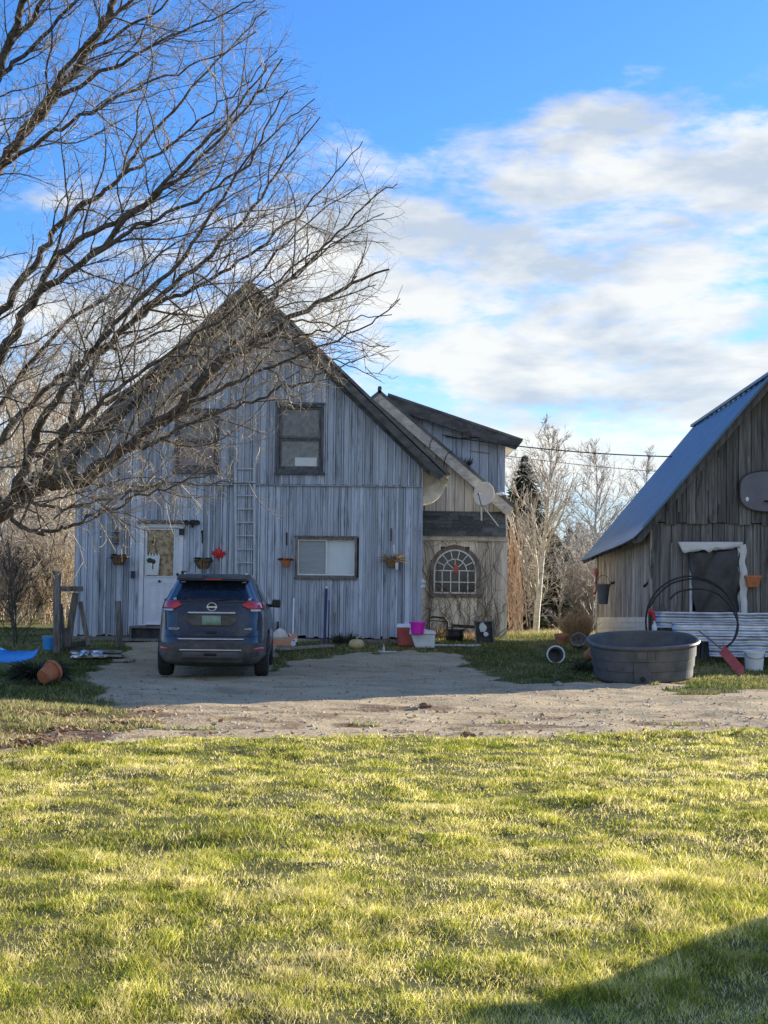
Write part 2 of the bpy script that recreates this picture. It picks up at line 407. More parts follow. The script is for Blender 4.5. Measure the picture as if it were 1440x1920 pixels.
# car
mat('car_paint', (.008, .024, .058), (.013, .034, .075), .34, metal=.3, scale=(3, 3, 3), coat=.45, c3=(.075, .082, .075), s3=(2.2, 2.2, 3.4), r3=(.45, .78))
mat('car_dust', (.06, .058, .05), (.14, .13, .11), .75, scale=(4, 4, 6), c3=(.03, .035, .05), s3=(3, 3, 2), r3=(.5, .7))
mat('car_glass', (.008, .012, .022), (.016, .022, .036), .09, spec=.6, c3=(.05, .055, .055), s3=(1.5, 1.5, 3), r3=(.52, .8))
mat('chrome', (.62, .64, .66), (.72, .74, .76), .22, metal=.8)
mat('lamp_red', (.45, .01, .012), (.62, .03, .03), .18, coat=.6)
mat('lamp_clear', (.50, .50, .46), (.62, .62, .58), .2)
mat('tyre', (.015, .015, .016), (.05, .047, .042), .9, scale=(8, 30, 8), bump=.4)
mat('rim', (.25, .25, .26), (.38, .38, .39), .4, metal=.7)
mat('plate_green', (.18, .30, .20), (.30, .42, .32), .5, scale=(6, 6, 6))
mat('plate_ink', (.42, .50, .40), (.5, .56, .46), .6)
mat('sticker', (.6, .56, .6), (.7, .66, .7), .6)


def ground_mat():
    m = bpy.data.materials.new('ground'); m.use_nodes = True; nt = m.node_tree; L = nt.links.new; p = nt.nodes['Principled BSDF']
    tc = nd(nt, 'ShaderNodeTexCoord')

    def ns(scale, det=6, sc=(1, 1, 1), rough=.6):
        mp = nd(nt, 'ShaderNodeMapping'); mp.inputs['Scale'].default_value = sc; L(tc.outputs['Object'], mp.inputs[0])
        n = nd(nt, 'ShaderNodeTexNoise'); n.inputs['Scale'].default_value = scale; n.inputs['Detail'].default_value = det; n.inputs['Roughness'].default_value = rough; L(mp.outputs[0], n.inputs['Vector']); return n.outputs['Fac']

    def ramp(f, stops):
        c = nd(nt, 'ShaderNodeValToRGB'); L(f, c.inputs[0]); e = c.color_ramp.elements
        while len(e) < len(stops): e.new(.5)
        for k, (ps, cl) in enumerate(stops): e[k].position = ps; e[k].color = (*cl, 1)
        return c.outputs[0]

    def mix(f, a, b):
        x = nd(nt, 'ShaderNodeMixRGB'); L(f, x.inputs[0]); L(a, x.inputs[1]); L(b, x.inputs[2]); return x.outputs[0]
    dirt = ramp(ns(1.1, 10, (.7, 1.3, 1), .74), [(.34, (.17, .12, .065)), (.46, (.45, .345, .205)), (.62, (.66, .53, .34))])
    grit = ramp(ns(38, 4), [(.34, (.18, .135, .08)), (.50, (.50, .41, .265)), (.68, (.72, .62, .44))])
    d = nd(nt, 'ShaderNodeMixRGB'); d.inputs[0].default_value = .45; L(dirt, d.inputs[1]); L(grit, d.inputs[2])
    soil = ramp(ns(5, 6), [(.3, (.05, .055, .016)), (.6, (.18, .17, .055))])
    lit = ramp(ns(9, 6), [(.32, (.07, .042, .022)), (.5, (.19, .12, .07)), (.68, (.34, .25, .16))])
    a1 = nd(nt, 'ShaderNodeAttribute', attribute_name='grass'); a2 = nd(nt, 'ShaderNodeAttribute', attribute_name='litter')
    c = mix(a2.outputs['Fac'], d.outputs[0], lit); c = mix(a1.outputs['Fac'], c, soil)
    L(c, p.inputs['Base Color']); p.inputs['Roughness'].default_value = .95; p.inputs['Specular IOR Level'].default_value = .2
    b = nd(nt, 'ShaderNodeBump'); b.inputs['Strength'].default_value = .9; b.inputs['Distance'].default_value = .03; L(ns(13, 8, (1, 1, 1), .7), b.inputs['Height']); L(b.outputs[0], p.inputs['Normal'])
    return m


def color_mat(name, trans, rough=.7):
    m = bpy.data.materials.new(name); m.use_nodes = True; nt = m.node_tree; L = nt.links.new; p = nt.nodes['Principled BSDF']
    a = nd(nt, 'ShaderNodeAttribute', attribute_name='col'); L(a.outputs['Color'], p.inputs['Base Color']); p.inputs['Roughness'].default_value = rough; p.inputs['Specular IOR Level'].default_value = .25
    tr = nd(nt, 'ShaderNodeBsdfTranslucent'); L(a.outputs['Color'], tr.inputs[0]); ms = nd(nt, 'ShaderNodeMixShader'); ms.inputs[0].default_value = trans
    L(p.outputs[0], ms.inputs[1]); L(tr.outputs[0], ms.inputs[2]); L(ms.outputs[0], nt.nodes['Material Output'].inputs[0]); return m


# ------------------------------------------------------------------ ground
GRASS_POLYS = [[G(*p) for p in q] for q in (
    [(-900, 1362), (0, 1360), (120, 1350), (190, 1334), (205, 1300), (150, 1262), (240, 1246), (240, 1225), (-900, 1225)],
    [(512, 1262), (560, 1250), (700, 1244), (860, 1246), (890, 1262), (960, 1280), (1100, 1284), (1130, 1262), (1440, 1256), (1440, 1180), (500, 1180)],
    [(1236, 1300), (1330, 1302), (1440, 1297), (1900, 1300), (1900, 1250), (1330, 1255)])]
LITTER = [G(*p) for p in ((-700, 1425), (0, 1410), (180, 1386), (310, 1352), (285, 1330), (190, 1330), (0, 1346), (-700, 1352))]


def grass_mask(x, y):
    jx = x+.22*vnoise(x, y, .5, 20)+.1*vnoise(x, y, .17, 21); jy = y+.35*vnoise(x, y, .5, 22)+.2*vnoise(x, y, .2, 23)
    m = y < lawn_edge(x)
    for q in GRASS_POLYS: m = m | inpoly(jx, jy, q)
    m = m | (inpoly(jx, jy, LITTER) & (vnoise(x, y, .45, 61)+.5*vnoise(x, y, .16, 62) > .02))
    m = m | ((y < 16.5) & (y > 13) & (vnoise(x*.6, y, .55, 63)+.5*vnoise(x, y, .2, 64) > .72+.12*(y-lawn_edge(x))))
    m = m | (y > 31.5) | ((np.abs(x) > 7.5) & (y > 22)) | (np.abs(x) > 14)
    return m


def axis(a, b, step, lo, hi, g=1.22):
    v = list(np.arange(a, b+step*.5, step)); s = step; x = v[-1]
    while x < hi: s *= g; x += s; v.append(x)
    s = step; x = v[0]; pre = []
    while x > lo: s *= g; x -= s; pre.append(x)
    return np.array(pre[::-1]+v)


def build_ground():
    xs = axis(-8.5, 8.5, .07, -1500, 1500); ys = axis(3.5, 31, .07, -300, 2500)
    X, Y = np.meshgrid(xs, ys); Z = H(X, Y)
    gm = grass_mask(X.ravel(), Y.ravel()).astype(float)
    jx = X.ravel()+.2*vnoise(X.ravel(), Y.ravel(), .4, 30); jy = Y.ravel()+.3*vnoise(X.ravel(), Y.ravel(), .4, 31)
    lm = inpoly(jx, jy, LITTER).astype(float)
    patch = smooth(.22, .62, vnoise(X.ravel(), Y.ravel(), .9, 33)*.6+vnoise(X.ravel(), Y.ravel(), .3, 34)*.5+.1)*(Y.ravel() < 18.5)*(Y.ravel() > 13)
    lm = np.maximum(lm, patch*.8)
    nx, ny = len(xs), len(ys); i = (np.arange(ny-1)[:, None]*nx+np.arange(nx-1)[None, :]).ravel()
    F = np.stack([i, i+1, i+nx+1, i+nx], 1)
    np_mesh('ground', np.stack([X.ravel(), Y.ravel(), Z.ravel()], 1), F, ground_mat(), smooth=True,
            attrs={'grass': ('POINT', 'FLOAT', gm), 'litter': ('POINT', 'FLOAT', lm)}, kind='structure')


build_ground()


def blades(name, x, y, h, w, cols, lean, m, **kw):
    """bent grass blades as one mesh: 5 vertices each"""
    n = len(x); rng = np.random.RandomState(len(x) % 9999)
    z = H(x, y)-.006; a = rng.rand(n)*2*PI; dx, dy = np.cos(a), np.sin(a)
    b = rng.rand(n)*2*PI; lx, ly = np.cos(b)*lean*h, np.sin(b)*lean*h
    base = np.stack([x, y, z], 1); side = np.stack([dx*w/2, dy*w/2, np.zeros(n)], 1)
    mid = base+np.stack([lx*.35, ly*.35, h*.55], 1); tip = base+np.stack([lx, ly, h*np.sqrt(np.clip(1-.5*lean**2, .15, 1))], 1)
    V = np.stack([base-side, base+side, mid+side*.75, mid-side*.75, tip], 1).reshape(-1, 3)
    k = np.arange(n)*5
    F = np.concatenate([np.stack([k, k+1, k+2], 1), np.stack([k, k+2, k+3], 1), np.stack([k+3, k+2, k+4], 1)])
    c = np.repeat(np.concatenate([cols, np.ones((n, 1))], 1), 5, 0)
    return np_mesh(name, V, F, m, attrs={'col': ('POINT', 'FLOAT_COLOR', c)}, **kw)


def build_grass():
    rng = np.random.RandomState(5); gm = color_mat('grass_blades', .5)
    # near lawn: density falls with distance, blades widen to keep their cover
    X = []; Y = []
    y = 4.1
    while y < 15.6:
        dy = .1; d = min(13000, 500000/(y*y)); hw = .36*y+.4; n = int(d*dy*2*hw)
        X.append(rng.uniform(-hw, hw, n)); Y.append(rng.uniform(y, y+dy, n)); y += dy
    x = np.concatenate(X); y = np.concatenate(Y)
    k = y < lawn_edge(x)+.22*rng.randn(len(x))-.05; x, y = x[k], y[k]
    # clumps: tall tufts and thin, low patches
    cl = .75*vnoise(x, y, .30, 40)+.35*vnoise(x, y, .95, 41)+.55*vnoise(x, y, .13, 42)
    k = rng.rand(len(x)) < np.clip(.84+.95*cl, .22, 1); x, y, cl = x[k], y[k], cl[k]
    n = len(x)
    h = (.014+.024*rng.rand(n)+.038*np.clip(cl, 0, 1)+.05*np.exp(-((x-1.75)**2/.18+(y-7.3)**2/.5))+.02*np.exp(-((x+1.0)**2/.3+(y-8.5)**2/.5)))*np.where(rng.rand(n) < .04, 1.6, 1)
    w = .0028*(y/5)**.85*(.7+.6*rng.rand(n))
    dry = np.clip(.47+.18*vnoise(x, y, 1.6, 43)+.26*vnoise(x, y, .4, 44)+.40*vnoise(x, y, .12, 45)+.36*rng.randn(n), 0, 1)[:, None]
    green = np.array([.16, .22, .025]); yel = np.array([.58, .55, .07]); straw = np.array([.93, .80, .43])
    c = np.where(dry < .5, green+(yel-green)*dry*2, yel+(straw-yel)*(dry-.5)*2)*(.78+.6*rng.rand(n, 1))*(1+.22*vnoise(x, y, .2, 49))[:, None]
    blades('lawn_grass', x, y, h, w, c, .35+.75*rng.rand(n), gm, label='sunlit yellow green lawn of short patchy grass in the foreground', cat='lawn', kind='stuff')
    # yard grass: banks by the house, left verge, by the barn
    n0 = 460000; y = rng.uniform(13, 35, n0); x = rng.uniform(-1, 1, n0)*(.33*y+.6)
    k = grass_mask(x, y) & (y > lawn_edge(x)+.15) & ~((x > -6.45) & (x < .78) & (y > 28.95)) & ~((x > .7) & (x < 2.87) & (y > 31.55)) & ~((x > 5.3) & (y > 27))
    k &= rng.rand(n0) < np.clip(.7+.9*vnoise(x, y, .7, 46)+.5*vnoise(x, y, .22, 47), .08, 1)
    x, y = x[k], y[k]; n = len(x)
    tall = smooth(32.3, 33.3, y)*smooth(2.4, 3.0, x)
    h = (.03+.06*rng.rand(n))*(1+tall*2.0); w = .007+.006*rng.rand(n)
    dry = np.clip(.33+.5*vnoise(x, y, 1.1, 48)+.3*rng.randn(n)+tall*.45+.35*smooth(18.5, 16.5, y), 0, 1)[:, None]
    green = np.array([.055, .095, .025]); yel = np.array([.28, .29, .08]); straw = np.array([.60, .52, .30])
    c = np.where(dry < .5, green+(yel-green)*dry*2, yel+(straw-yel)*(dry-.5)*2)*(.7+.6*rng.rand(n, 1))
    blades('yard_grass', x, y, h, w, c, .3+.8*rng.rand(n), gm, label='dark green rough grass along the buildings and the left verge', cat='grass', kind='stuff')
    # fallen leaves: small bent quads
    n0 = 30000; q = np.array(LITTER); x = rng.uniform(q[:, 0].min(), q[:, 0].max(), n0); y = rng.uniform(q[:, 1].min(), q[:, 1].max(), n0)
    k = inpoly(x+.3*rng.randn(n0)*.6, y+.3*rng.randn(n0), LITTER) & (np.abs(x) < .36*y) & (rng.rand(n0) < np.clip(.10+.8*vnoise(x, y, .5, 60), .01, 1)); x, y = x[k], y[k]
    n2 = 260; x = np.concatenate([x, rng.uniform(-5, 6, n2)]); y = np.concatenate([y, 14+rng.rand(n2)**1.5*4])
    n = len(x); s = .02+.025*rng.rand(n); z = H(x, y)+.012; a = rng.rand(n)*PI*2; t = rng.uniform(-.6, .6, (n, 2))
    ux = np.stack([np.cos(a), np.sin(a), t[:, 0]], 1)*s[:, None]; vx = np.stack([-np.sin(a), np.cos(a), t[:, 1]], 1)*s[:, None]*.75
    b = np.stack([x, y, z], 1)
    V = np.stack([b-ux, b-vx, b+ux, b+vx], 1).reshape(-1, 3); V[::2, 2] += .008; k = np.arange(n)*4; F = np.stack([k, k+1, k+2, k+3], 1)
    c = np.array([.22, .125, .06])+(np.array([.55, .38, .22])-np.array([.22, .125, .06]))*rng.rand(n, 1)
    c = np.repeat(np.concatenate([c, np.ones((n, 1))], 1), 4, 0)
    np_mesh('fallen_leaves', V, F, color_mat('leaves', .15), attrs={'col': ('POINT', 'FLOAT_COLOR', c)}, label='brown dead leaves scattered on the dirt verge and drive', cat='leaves', kind='stuff')
    # loose gravel and clods
    n = 9000; y = 13.2+rng.rand(n)**1.3*14; x = rng.uniform(-1, 1, n)*(.33*y); k = ~grass_mask(x, y); x, y = x[k], y[k]; n = len(x)
    s = .007+.012*rng.rand(n)**3*2.2; z = H(x, y)
    o = np.array([[1, 0, 0], [-.5, .87, 0], [-.5, -.87, 0], [0, 0, .8]])
    V = (np.stack([x, y, z], 1)[:, None, :]+o[None]*s[:, None, None]*(.7+.6*rng.rand(n, 4, 1))).reshape(-1, 3)
    k = np.arange(n)*4; F = np.concatenate([np.stack([k, k+1, k+3], 1), np.stack([k+1, k+2, k+3], 1), np.stack([k+2, k, k+3], 1)])
    c = np.array([.16, .14, .11])+(np.array([.5, .46, .4])-np.array([.16, .14, .11]))*rng.rand(n, 1)
    c = np.repeat(np.concatenate([c, np.ones((n, 1))], 1), 4, 0)
    np_mesh('gravel', V, F, color_mat('gravel_stones', 0, .9), attrs={'col': ('POINT', 'FLOAT_COLOR', c)}, label='loose pebbles scattered over the dirt driveway', cat='gravel', kind='stuff')


build_grass()

# ------------------------------------------------------------------ board walls


def boards(mb, u0, u1, mp, zb, zt, holes=(), bw=(.16, .24), batten=.05, rng=None, gap=.026, ragged=0.0, dj=.008):
    """vertical boards from zb(u) to zt(u); mp(u, depth, z) places them; holes = (ua, ub, za, zb)"""
    rng = rng or random.Random(1)
    us = [u0]
    while us[-1] < u1-.08: us.append(min(u1, us[-1]+rng.uniform(*bw)))
    us[-1] = u1
    cuts = sorted(set(us) | {h for q in holes for h in q[:2] if u0 < h < u1})
    for i in range(len(us)-1):
        tint = rng.random(); d0 = rng.uniform(.018, .018+dj); lo = rng.uniform(0, ragged)
        sub = [c for c in cuts if us[i] <= c <= us[i+1]]
        for a, b in zip(sub[:-1], sub[1:]):
            if b-a < .004: continue
            mid = (a+b)/2; a2 = a+(gap if a == us[i] else 0); b2 = b-(gap if b == us[i+1] else 0)
            if b2-a2 < .004: continue
            segs = [(zb(mid)+lo, None)]
            hs = sorted([q for q in holes if q[0] < mid < q[1]], key=lambda q: q[2])
            cur = zb(mid)+lo; out = []
            for q in hs:
                if q[2] > cur: out.append((cur, q[2], False))
                cur = q[3]
            out.append((cur, 0, True))
            for s0, s1, top in out:
                ta, tb = (zt(a2), zt(b2)) if top else (s1, s1)
                if min(ta, tb) <= s0+.01:
                    if max(ta, tb) <= s0+.02: continue
                    ta = max(ta, s0+.003); tb = max(tb, s0+.003)
                mb.hexa([mp(a2, d0, s0), mp(b2, d0, s0), mp(b2, 0, s0), mp(a2, 0, s0), mp(a2, d0, ta), mp(b2, d0, tb), mp(b2, 0, tb), mp(a2, 0, ta)], tint)
    if batten:
        for u in us[1:-1]:
            if rng.random() < .0: continue
            tint = rng.random(); cur = zb(u)+rng.uniform(0, ragged*1.5); w = batten/2*rng.uniform(.75, 1.15)
            for q in sorted([q for q in holes if q[0]-w < u < q[1]+w], key=lambda q: q[2]):
                if q[2] > cur+.03: mb.hexa([mp(u-w, .045, cur), mp(u+w, .045, cur), mp(u+w, .012, cur), mp(u-w, .012, cur), mp(u-w, .045, q[2]), mp(u+w, .045, q[2]), mp(u+w, .012, q[2]), mp(u-w, .012, q[2])], tint)
                cur = max(cur, q[3])
            ta, tb = zt(u-w), zt(u+w)
            if min(ta, tb) > cur+.03:
                mb.hexa([mp(u-w, .045, cur), mp(u+w, .045, cur), mp(u+w, .012, cur), mp(u-w, .012, cur), mp(u-w, .045, ta), mp(u+w, .045, tb), mp(u+w, .012, tb), mp(u-w, .012, ta)], tint)
    return mb


def rect(px0, py0, px1, py1, Y):
    """(x0,x1,z0,z1) of an upright rectangle seen at these pixels"""
    a = P(px0, (py0+py1)/2, Y); b = P(px1, (py0+py1)/2, Y); t = P((px0+px1)/2, py0, Y); c = P((px0+px1)/2, py1, Y)
    return (a.x, b.x, c.z, t.z)


def frame(mb, r, y, w, d0, d1, tint=.5, bottom=None):
    """a picture frame around rect r (outer), members w wide, from depth y-d1 to y-d0"""
    x0, x1, z0, z1 = r; bt = bottom or w
    mb.box(x0, x0+w, y-d1, y-d0, z0, z1, tint); mb.box(x1-w, x1, y-d1, y-d0, z0, z1, tint*.8)
    mb.box(x0+w, x1-w, y-d1, y-d0, z1-w, z1, tint); mb.box(x0+w, x1-w, y-d1, y-d0, z0, z0+bt, tint)
    return mb


def pane(parent, r, y, m, name='pane', jitter=0, label=None):
    return MB().box(r[0], r[1], y-.006, y, r[2], r[3], jitter).build(name, MATS[m], parent, label=label)


# ------------------------------------------------------------------ farmhouse
HY = 29.0
apex = P(467, 524, HY-.4); eaveR = P(845, 889, HY-.4); cor = P(788, 1000, HY).x; lft = P(141, 1000, HY).x
rx = apex.x
pitch = (apex.z-eaveR.z)/(eaveR.x-apex.x)
HB = .42


def ztop(x): return apex.z-.10-abs(x-rx)*pitch


house = thing('farmhouse', 'weathered blue grey board farmhouse with steep gable and rear wing behind the parked car', 'house', (rx, HY+4, .3))
zj = P(460, 908, HY).z
W_UR = rect(519, 759, 607, 886, HY); W_UL = rect(328, 770, 411, 884, HY); W_SL = rect(554, 1008, 669, 1083, HY); D_R = rect(262, 980, 342, 1180, HY)
rng = random.Random(3)
m = MB(); mpf = lambda u, d, z: (u, HY-d, z)
boards(m, lft, cor, mpf, lambda u: HB+.03*math.sin(u*2.3), lambda u: min(zj-.01, ztop(u)), [W_SL, D_R], (.10, .17), .04, rng, ragged=.05)
mpu = lambda u, d, z: (u, HY-.022-d, z)
boards(m, lft, cor, mpu, lambda u: zj, ztop, [W_UR, W_UL], (.11, .20), .04, rng, ragged=.012)
m.box(lft-.02, cor+.02, HY-.075, HY-.045, zj-.022, zj+.0, .1)
m.build('front_wall', MATS['painted_boards'], house)
m = MB(); m.prism([(lft+.02, HB-.05), (cor-.02, HB-.05), (cor-.02, ztop(cor)-.05), (rx, ztop(rx)-.05), (lft+.02, ztop(lft)-.05)], HY+.30, HY+8, .3)
# reveal strips round the openings close the gap between boards and inner shell
for q in (W_UR, W_UL, W_SL, D_R): frame(m, (q[0]-.05, q[1]+.05, q[2]-.05, q[3]+.05), HY+.3, .05, .0, .29, .3)
m.build('inner_wall', MATS['dark_wood'], house)
m = MB()
boards(m, HY-.0, HY+7.9, lambda u, d, z: (cor-.02+d, u, z), lambda u: HB-.1, lambda u: ztop(cor)-.02, [], (.14, .22), .045, rng)
m.build('side_wall', MATS['wing_boards'], house)
m = MB(); boards(m, HY-.0, HY+7.9, lambda u, d, z: (lft+.02-d, u, z), lambda u: HB-.1, lambda u: ztop(lft)-.02, [], (.14, .22), .045, rng)
m.build('side_wall', MATS['painted_boards'], house)
m = MB(); m.box(lft-.01, cor+.01, HY-.01, HY+7.9, -.1, HB-.005, .4); m.build('foundation', MATS['stone'], house)
# corner board
m = MB(); m.box(cor-.05, cor+.045, HY-.075, HY-.048, HB, zj-.03, .3).box(cor+.012, cor+.04, HY-.045, HY+.1, HB, ztop(cor)-.1, .9)
m.build('corner_board', MATS['painted_boards'], house)
# roof: two slopes
TH = .06; nrm = Vector((pitch, 0, 1)).normalized()
exL = 2*rx-eaveR.x
rf = MB()
y0, y1 = HY-.42, HY+8.3
for sgn, ex in ((1, eaveR.x), (-1, exL)):
    a = Vector((rx, y0, apex.z)); b = Vector((ex, y0, eaveR.z)); c = Vector((ex, y1, eaveR.z)); d = Vector((rx, y1, apex.z))
    n = Vector((sgn*nrm.x, 0, nrm.z))*-TH
    rf.slab([a, b, c, d], n, .4)
rf.build('roof', MATS['roof_dark'], house)
# barge boards under the rake, and rafter soffit
m = MB()
for sgn, ex in ((1, eaveR.x-.12), (-1, exL+.12)):
    dz = -.12
    a = Vector((rx, y0+.02, apex.z+dz)); b = Vector((ex, y0+.02, apex.z+dz-abs(ex-rx)*pitch)); dn = Vector((0, 0, -.165))
    m.slab([a, b, b+dn*.9+Vector((-sgn*.12, 0, .03)), a+dn], (0, .035, 0), .3)
    # second, recessed trim on the wall
    a2 = Vector((rx, HY-.10, apex.z-.16)); b2 = Vector((ex-sgn*.3, HY-.10, apex.z-.16-abs(ex-sgn*.3-rx)*pitch))
    m.slab([a2, b2, b2+Vector((0, 0, -.26)), a2+Vector((0, 0, -.26))], (0, .03, 0), .8)
m.build('barge_board', MATS['fascia'], house)
for sgn, ex in ((1, eaveR.x), (-1, exL)):
    m = MB()
    for k in range(7):   # boards under the overhang at the eaves
        t0 = ex-sgn*(.03+k*.13); t1 = ex-sgn*(.03+k*.13+.125)
        z0_ = apex.z-.14-abs(t0-rx)*pitch; z1_ = apex.z-.14-abs(t1-rx)*pitch
        m.slab([(t0, y0+.06, z0_), (t1, y0+.06, z1_), (t1, y1, z1_), (t0, y1, z0_)], (0, 0, -.018), rng.random())
    for k in range(18):   # rafter tails
        yy = y0+.3+k*.45
        t0 = ex-sgn*.05; t1 = ex-sgn*.62
        z0_ = apex.z-.165-abs(t0-rx)*pitch; z1_ = apex.z-.165-abs(t1-rx)*pitch
        m.slab([(t0, yy, z0_), (t1, yy, z1_), (t1, yy, z1_-.14), (t0, yy, z0_-.09)], (0, .05, 0), rng.random())
    m.build('soffit', MATS['soffit'], house)


m = MB()
zE = apex.z-.17-abs(eaveR.x-.06-rx)*pitch; zB = P(794, 946, HY+.2).z; xE = eaveR.x-.06
tc_ = (cor+.03, ztop(cor)-.06)
crv = [(cor+.03+(xE-cor-.03)*math.cos(q*PI/16)**.9, zB+(zE-zB)*(1-math.sin(q*PI/16)**1.25)) for q in range(9)]; crv[-1] = (cor+.03, crv[-1][1])
for k in range(6):   # closed end of the curved eave box, built of curved strips
    s0, s1 = k/6, (k+1)/6; mixp = lambda p, s: (tc_[0]+(p[0]-tc_[0])*s, tc_[1]+(p[1]-tc_[1])*s)
    for q in range(8):
        pl4 = [mixp(crv[q], s0), mixp(crv[q], s1), mixp(crv[q+1], s1), mixp(crv[q+1], s0)]
        m.prism(pl4 if k else pl4[:3], HY+.16-.012*k, HY+.6, (k*.37) % 1)
m.build('eave_box', MATS['soffit'], house)


def sash_window(par, r, y, glass_top, glass_bot, fm='dark_trim', note=None):
    m = MB(); frame(m, r, y, .055, .02, .075, .4); m.box(r[0]-.03, r[1]+.03, y-.10, y-.02, r[2]-.05, r[2]-.002, .2)
    m.box(r[0]-.02, r[1]+.02, y-.085, y-.02, r[3]+.002, r[3]+.04, .3)
    f = m.build('window', MATS[fm], par, bevel=.004)
    x0, x1, z0, z1 = r[0]+.055, r[1]-.055, r[2]+.055, r[3]-.055; zm = (z0+z1)/2
    s = MB(); frame(s, (x0+.002, x1-.002, zm, z1-.002), y, .045, -.01, .03, .9); frame(s, (x0+.002, x1-.002, z0+.002, zm-.004), y, .045, -.03, .01, .5, .07)
    s.build('sash', MATS[fm], f)
    pane(f, (x0+.03, x1-.03, zm+.03, z1-.03), y+.02, glass_top, jitter=.2)
    pane(f, (x0+.03, x1-.03, z0+.03, zm-.03), y+.035, glass_bot, jitter=.8)
    return f


w1 = sash_window(house, W_UR, HY-.02, 'old_glass', 'old_glass')
w1['label'] = 'upper right sash window with a paper in its lower pane'
MB().box(*rect(553, 858, 594, 874, HY)[:2], HY-.005, HY+.003, *rect(553, 858, 594, 874, HY)[2:]).build('window_paper', MATS['paper'], w1)
w2 = sash_window(house, W_UL, HY-.02, 'old_glass', 'reddish_glass')
w2['label'] = 'upper left sash window with reddish lower pane behind branches'
# sliding window
m = MB(); frame(m, W_SL, HY, .045, .02, .065, .5); m.box(W_SL[0]-.03, W_SL[1]+.03, HY-.08, HY-.02, W_SL[3]+.002, W_SL[3]+.035, .2).box(W_SL[0]-.02, W_SL[1]+.02, HY-.08, HY-.02, W_SL[2]-.035, W_SL[2]-.002, .2)
f = m.build('window', MATS['grey_wood'], house, label='wide sliding window with one grey and one pale blue pane')
xm = P(612, 1045, HY).x; x0, x1, z0, z1 = W_SL[0]+.045, W_SL[1]-.045, W_SL[2]+.045, W_SL[3]-.045
m = MB(); frame(m, (x0+.002, xm+.012, z0+.002, z1-.002), HY, .025, -.03, .02, .6); frame(m, (xm-.008, x1-.002, z0+.002, z1-.002), HY, .025, -.06, -.032, .6)
m.build('sash', MATS['aluminium'], f)
pane(f, (x0+.02, xm-.01, z0+.02, z1-.02), HY+.02, 'screen_glass'); pane(f, (xm+.01, x1-.02, z0+.02, z1-.02), HY+.05, 'curtain_glass')
# thing on the sill inside the pane is a small pale box shape
# door
dx0, dx1, dz0, dz1 = rect(270, 990, 335, 1171, HY)
m = MB(); frame(m, (dx0-.09, dx1+.09, dz0-.02, dz1+.09), HY, .085, .02, .07, .5, .02)
fr = m.build('door_frame', MATS['white_paint'], house)
m = MB(); m.box(dx0-.14, dx1+.16, HY-.14, HY-.02, dz1+.095, dz1+.14, .3).box(dx0-.12, dx1+.12, HY-.10, HY-.02, dz1+.141, dz1+.17, .6); m.build('door_head', MATS['grey_wood'], house)
w = dx1-dx0; h = dz1-dz0
g0 = rect(276, 994, 326, 1080, HY)
m = MB()
gx0, gx1, gz0, gz1 = g0
m.box(dx0, gx0, HY-.02, HY+.02, dz0, dz1).box(gx1, dx1, HY-.02, HY+.02, dz0, dz1).box(gx0, gx1, HY-.02, HY+.02, dz0, gz0).box(gx0, gx1, HY-.02, HY+.02, gz1, dz1)
for a in (dx0+.09, dx0+w/2+.03):
    q = (a, a+w/2-.12, dz0+.14, gz0-.14); frame(m, q, HY, .02, .02, .028); frame(m, (q[0]+.05, q[1]-.05, q[2]+.05, q[3]-.05), HY, .012, .02, .032)
frame(m, (gx0-.03, gx1+.03, gz0-.03, gz1+.03), HY, .03, .021, .035)
dr = m.build('door', MATS['door_white'], house, bevel=.003)
pane(dr, (gx0, gx1, gz0, gz1), HY+.006, 'amber_glass')
kp = P(299, 1090, HY-.05); MB().lathe([(0, -.03), (.028, -.028), (.03, -.01), (.012, 0), (.012, .03)], (kp.x, HY-.05, kp.z), 12, axis='y').build('door_knob', MATS['iron'], dr)
kp = P(333, 1077, HY-.05); MB().lathe([(0, -.03), (.03, -.026), (.032, -.01), (.014, 0), (.014, .03)], (kp.x, HY-.05, kp.z), 12, axis='y').build('door_knob', MATS['iron'], dr)
# fixtures by the door
for px, py, lab in ((251, 1078, 'small dark box on the wall left of the door'), (345, 1078, 'small dark box on the wall right of the door')):
    r_ = rect(px-3.4, py-6, px+3.4, py+6, HY); mm = MB().box(r_[0], r_[1], HY-.14, HY-.047, r_[2], r_[3]).box(r_[0]-.008, r_[1]+.008, HY-.15, HY-.047, r_[3]+.001, r_[3]+.015).box(r_[0]+.01, r_[1]-.01, HY-.147, HY-.141, r_[2]+.03, r_[3]-.05)
    mm.build('wall_box', MATS['deep_blue' if px < 300 else 'black'], org=((r_[0]+r_[1])/2, HY-.05, r_[2]), bevel=.004, label=lab, cat='wall box', group='dark boxes beside the door')
# twin flood lamp
t = thing('flood_lamp', 'black twin floodlight on the wall above the door', 'lamp', P(362, 979, HY-.05))
c = P(362, 979, HY-.05)
MB().box(c.x-.055, c.x+.055, HY-.10, HY-.046, c.z-.06, c.z+.05).build('lamp_base', MATS['black'], t, bevel=.006)
for sx in (-1, 1):
    l = MB().tube([(c.x+sx*.04, HY-.09, c.z), (c.x+sx*.09, HY-.13, c.z-.01), (c.x+sx*.115, HY-.16, c.z-.02)], [.016, .02, .05], 10)
    l.lathe([(.052, 0), (.058, -.02), (.06, -.06), (.045, -.062), (0, -.05)], (c.x+sx*.115, HY-.16, c.z-.02), 14, axis='y'); l.build('lamp_head', MATS['black'], t)
MB().blob((c.x, HY-.11, c.z-.09), .03, 2, 0).build('sensor', MATS['black'], t)
c = P(341, 998, HY-.05); t = thing('door_lantern', 'small black square lantern beside the door top', 'lamp', c)
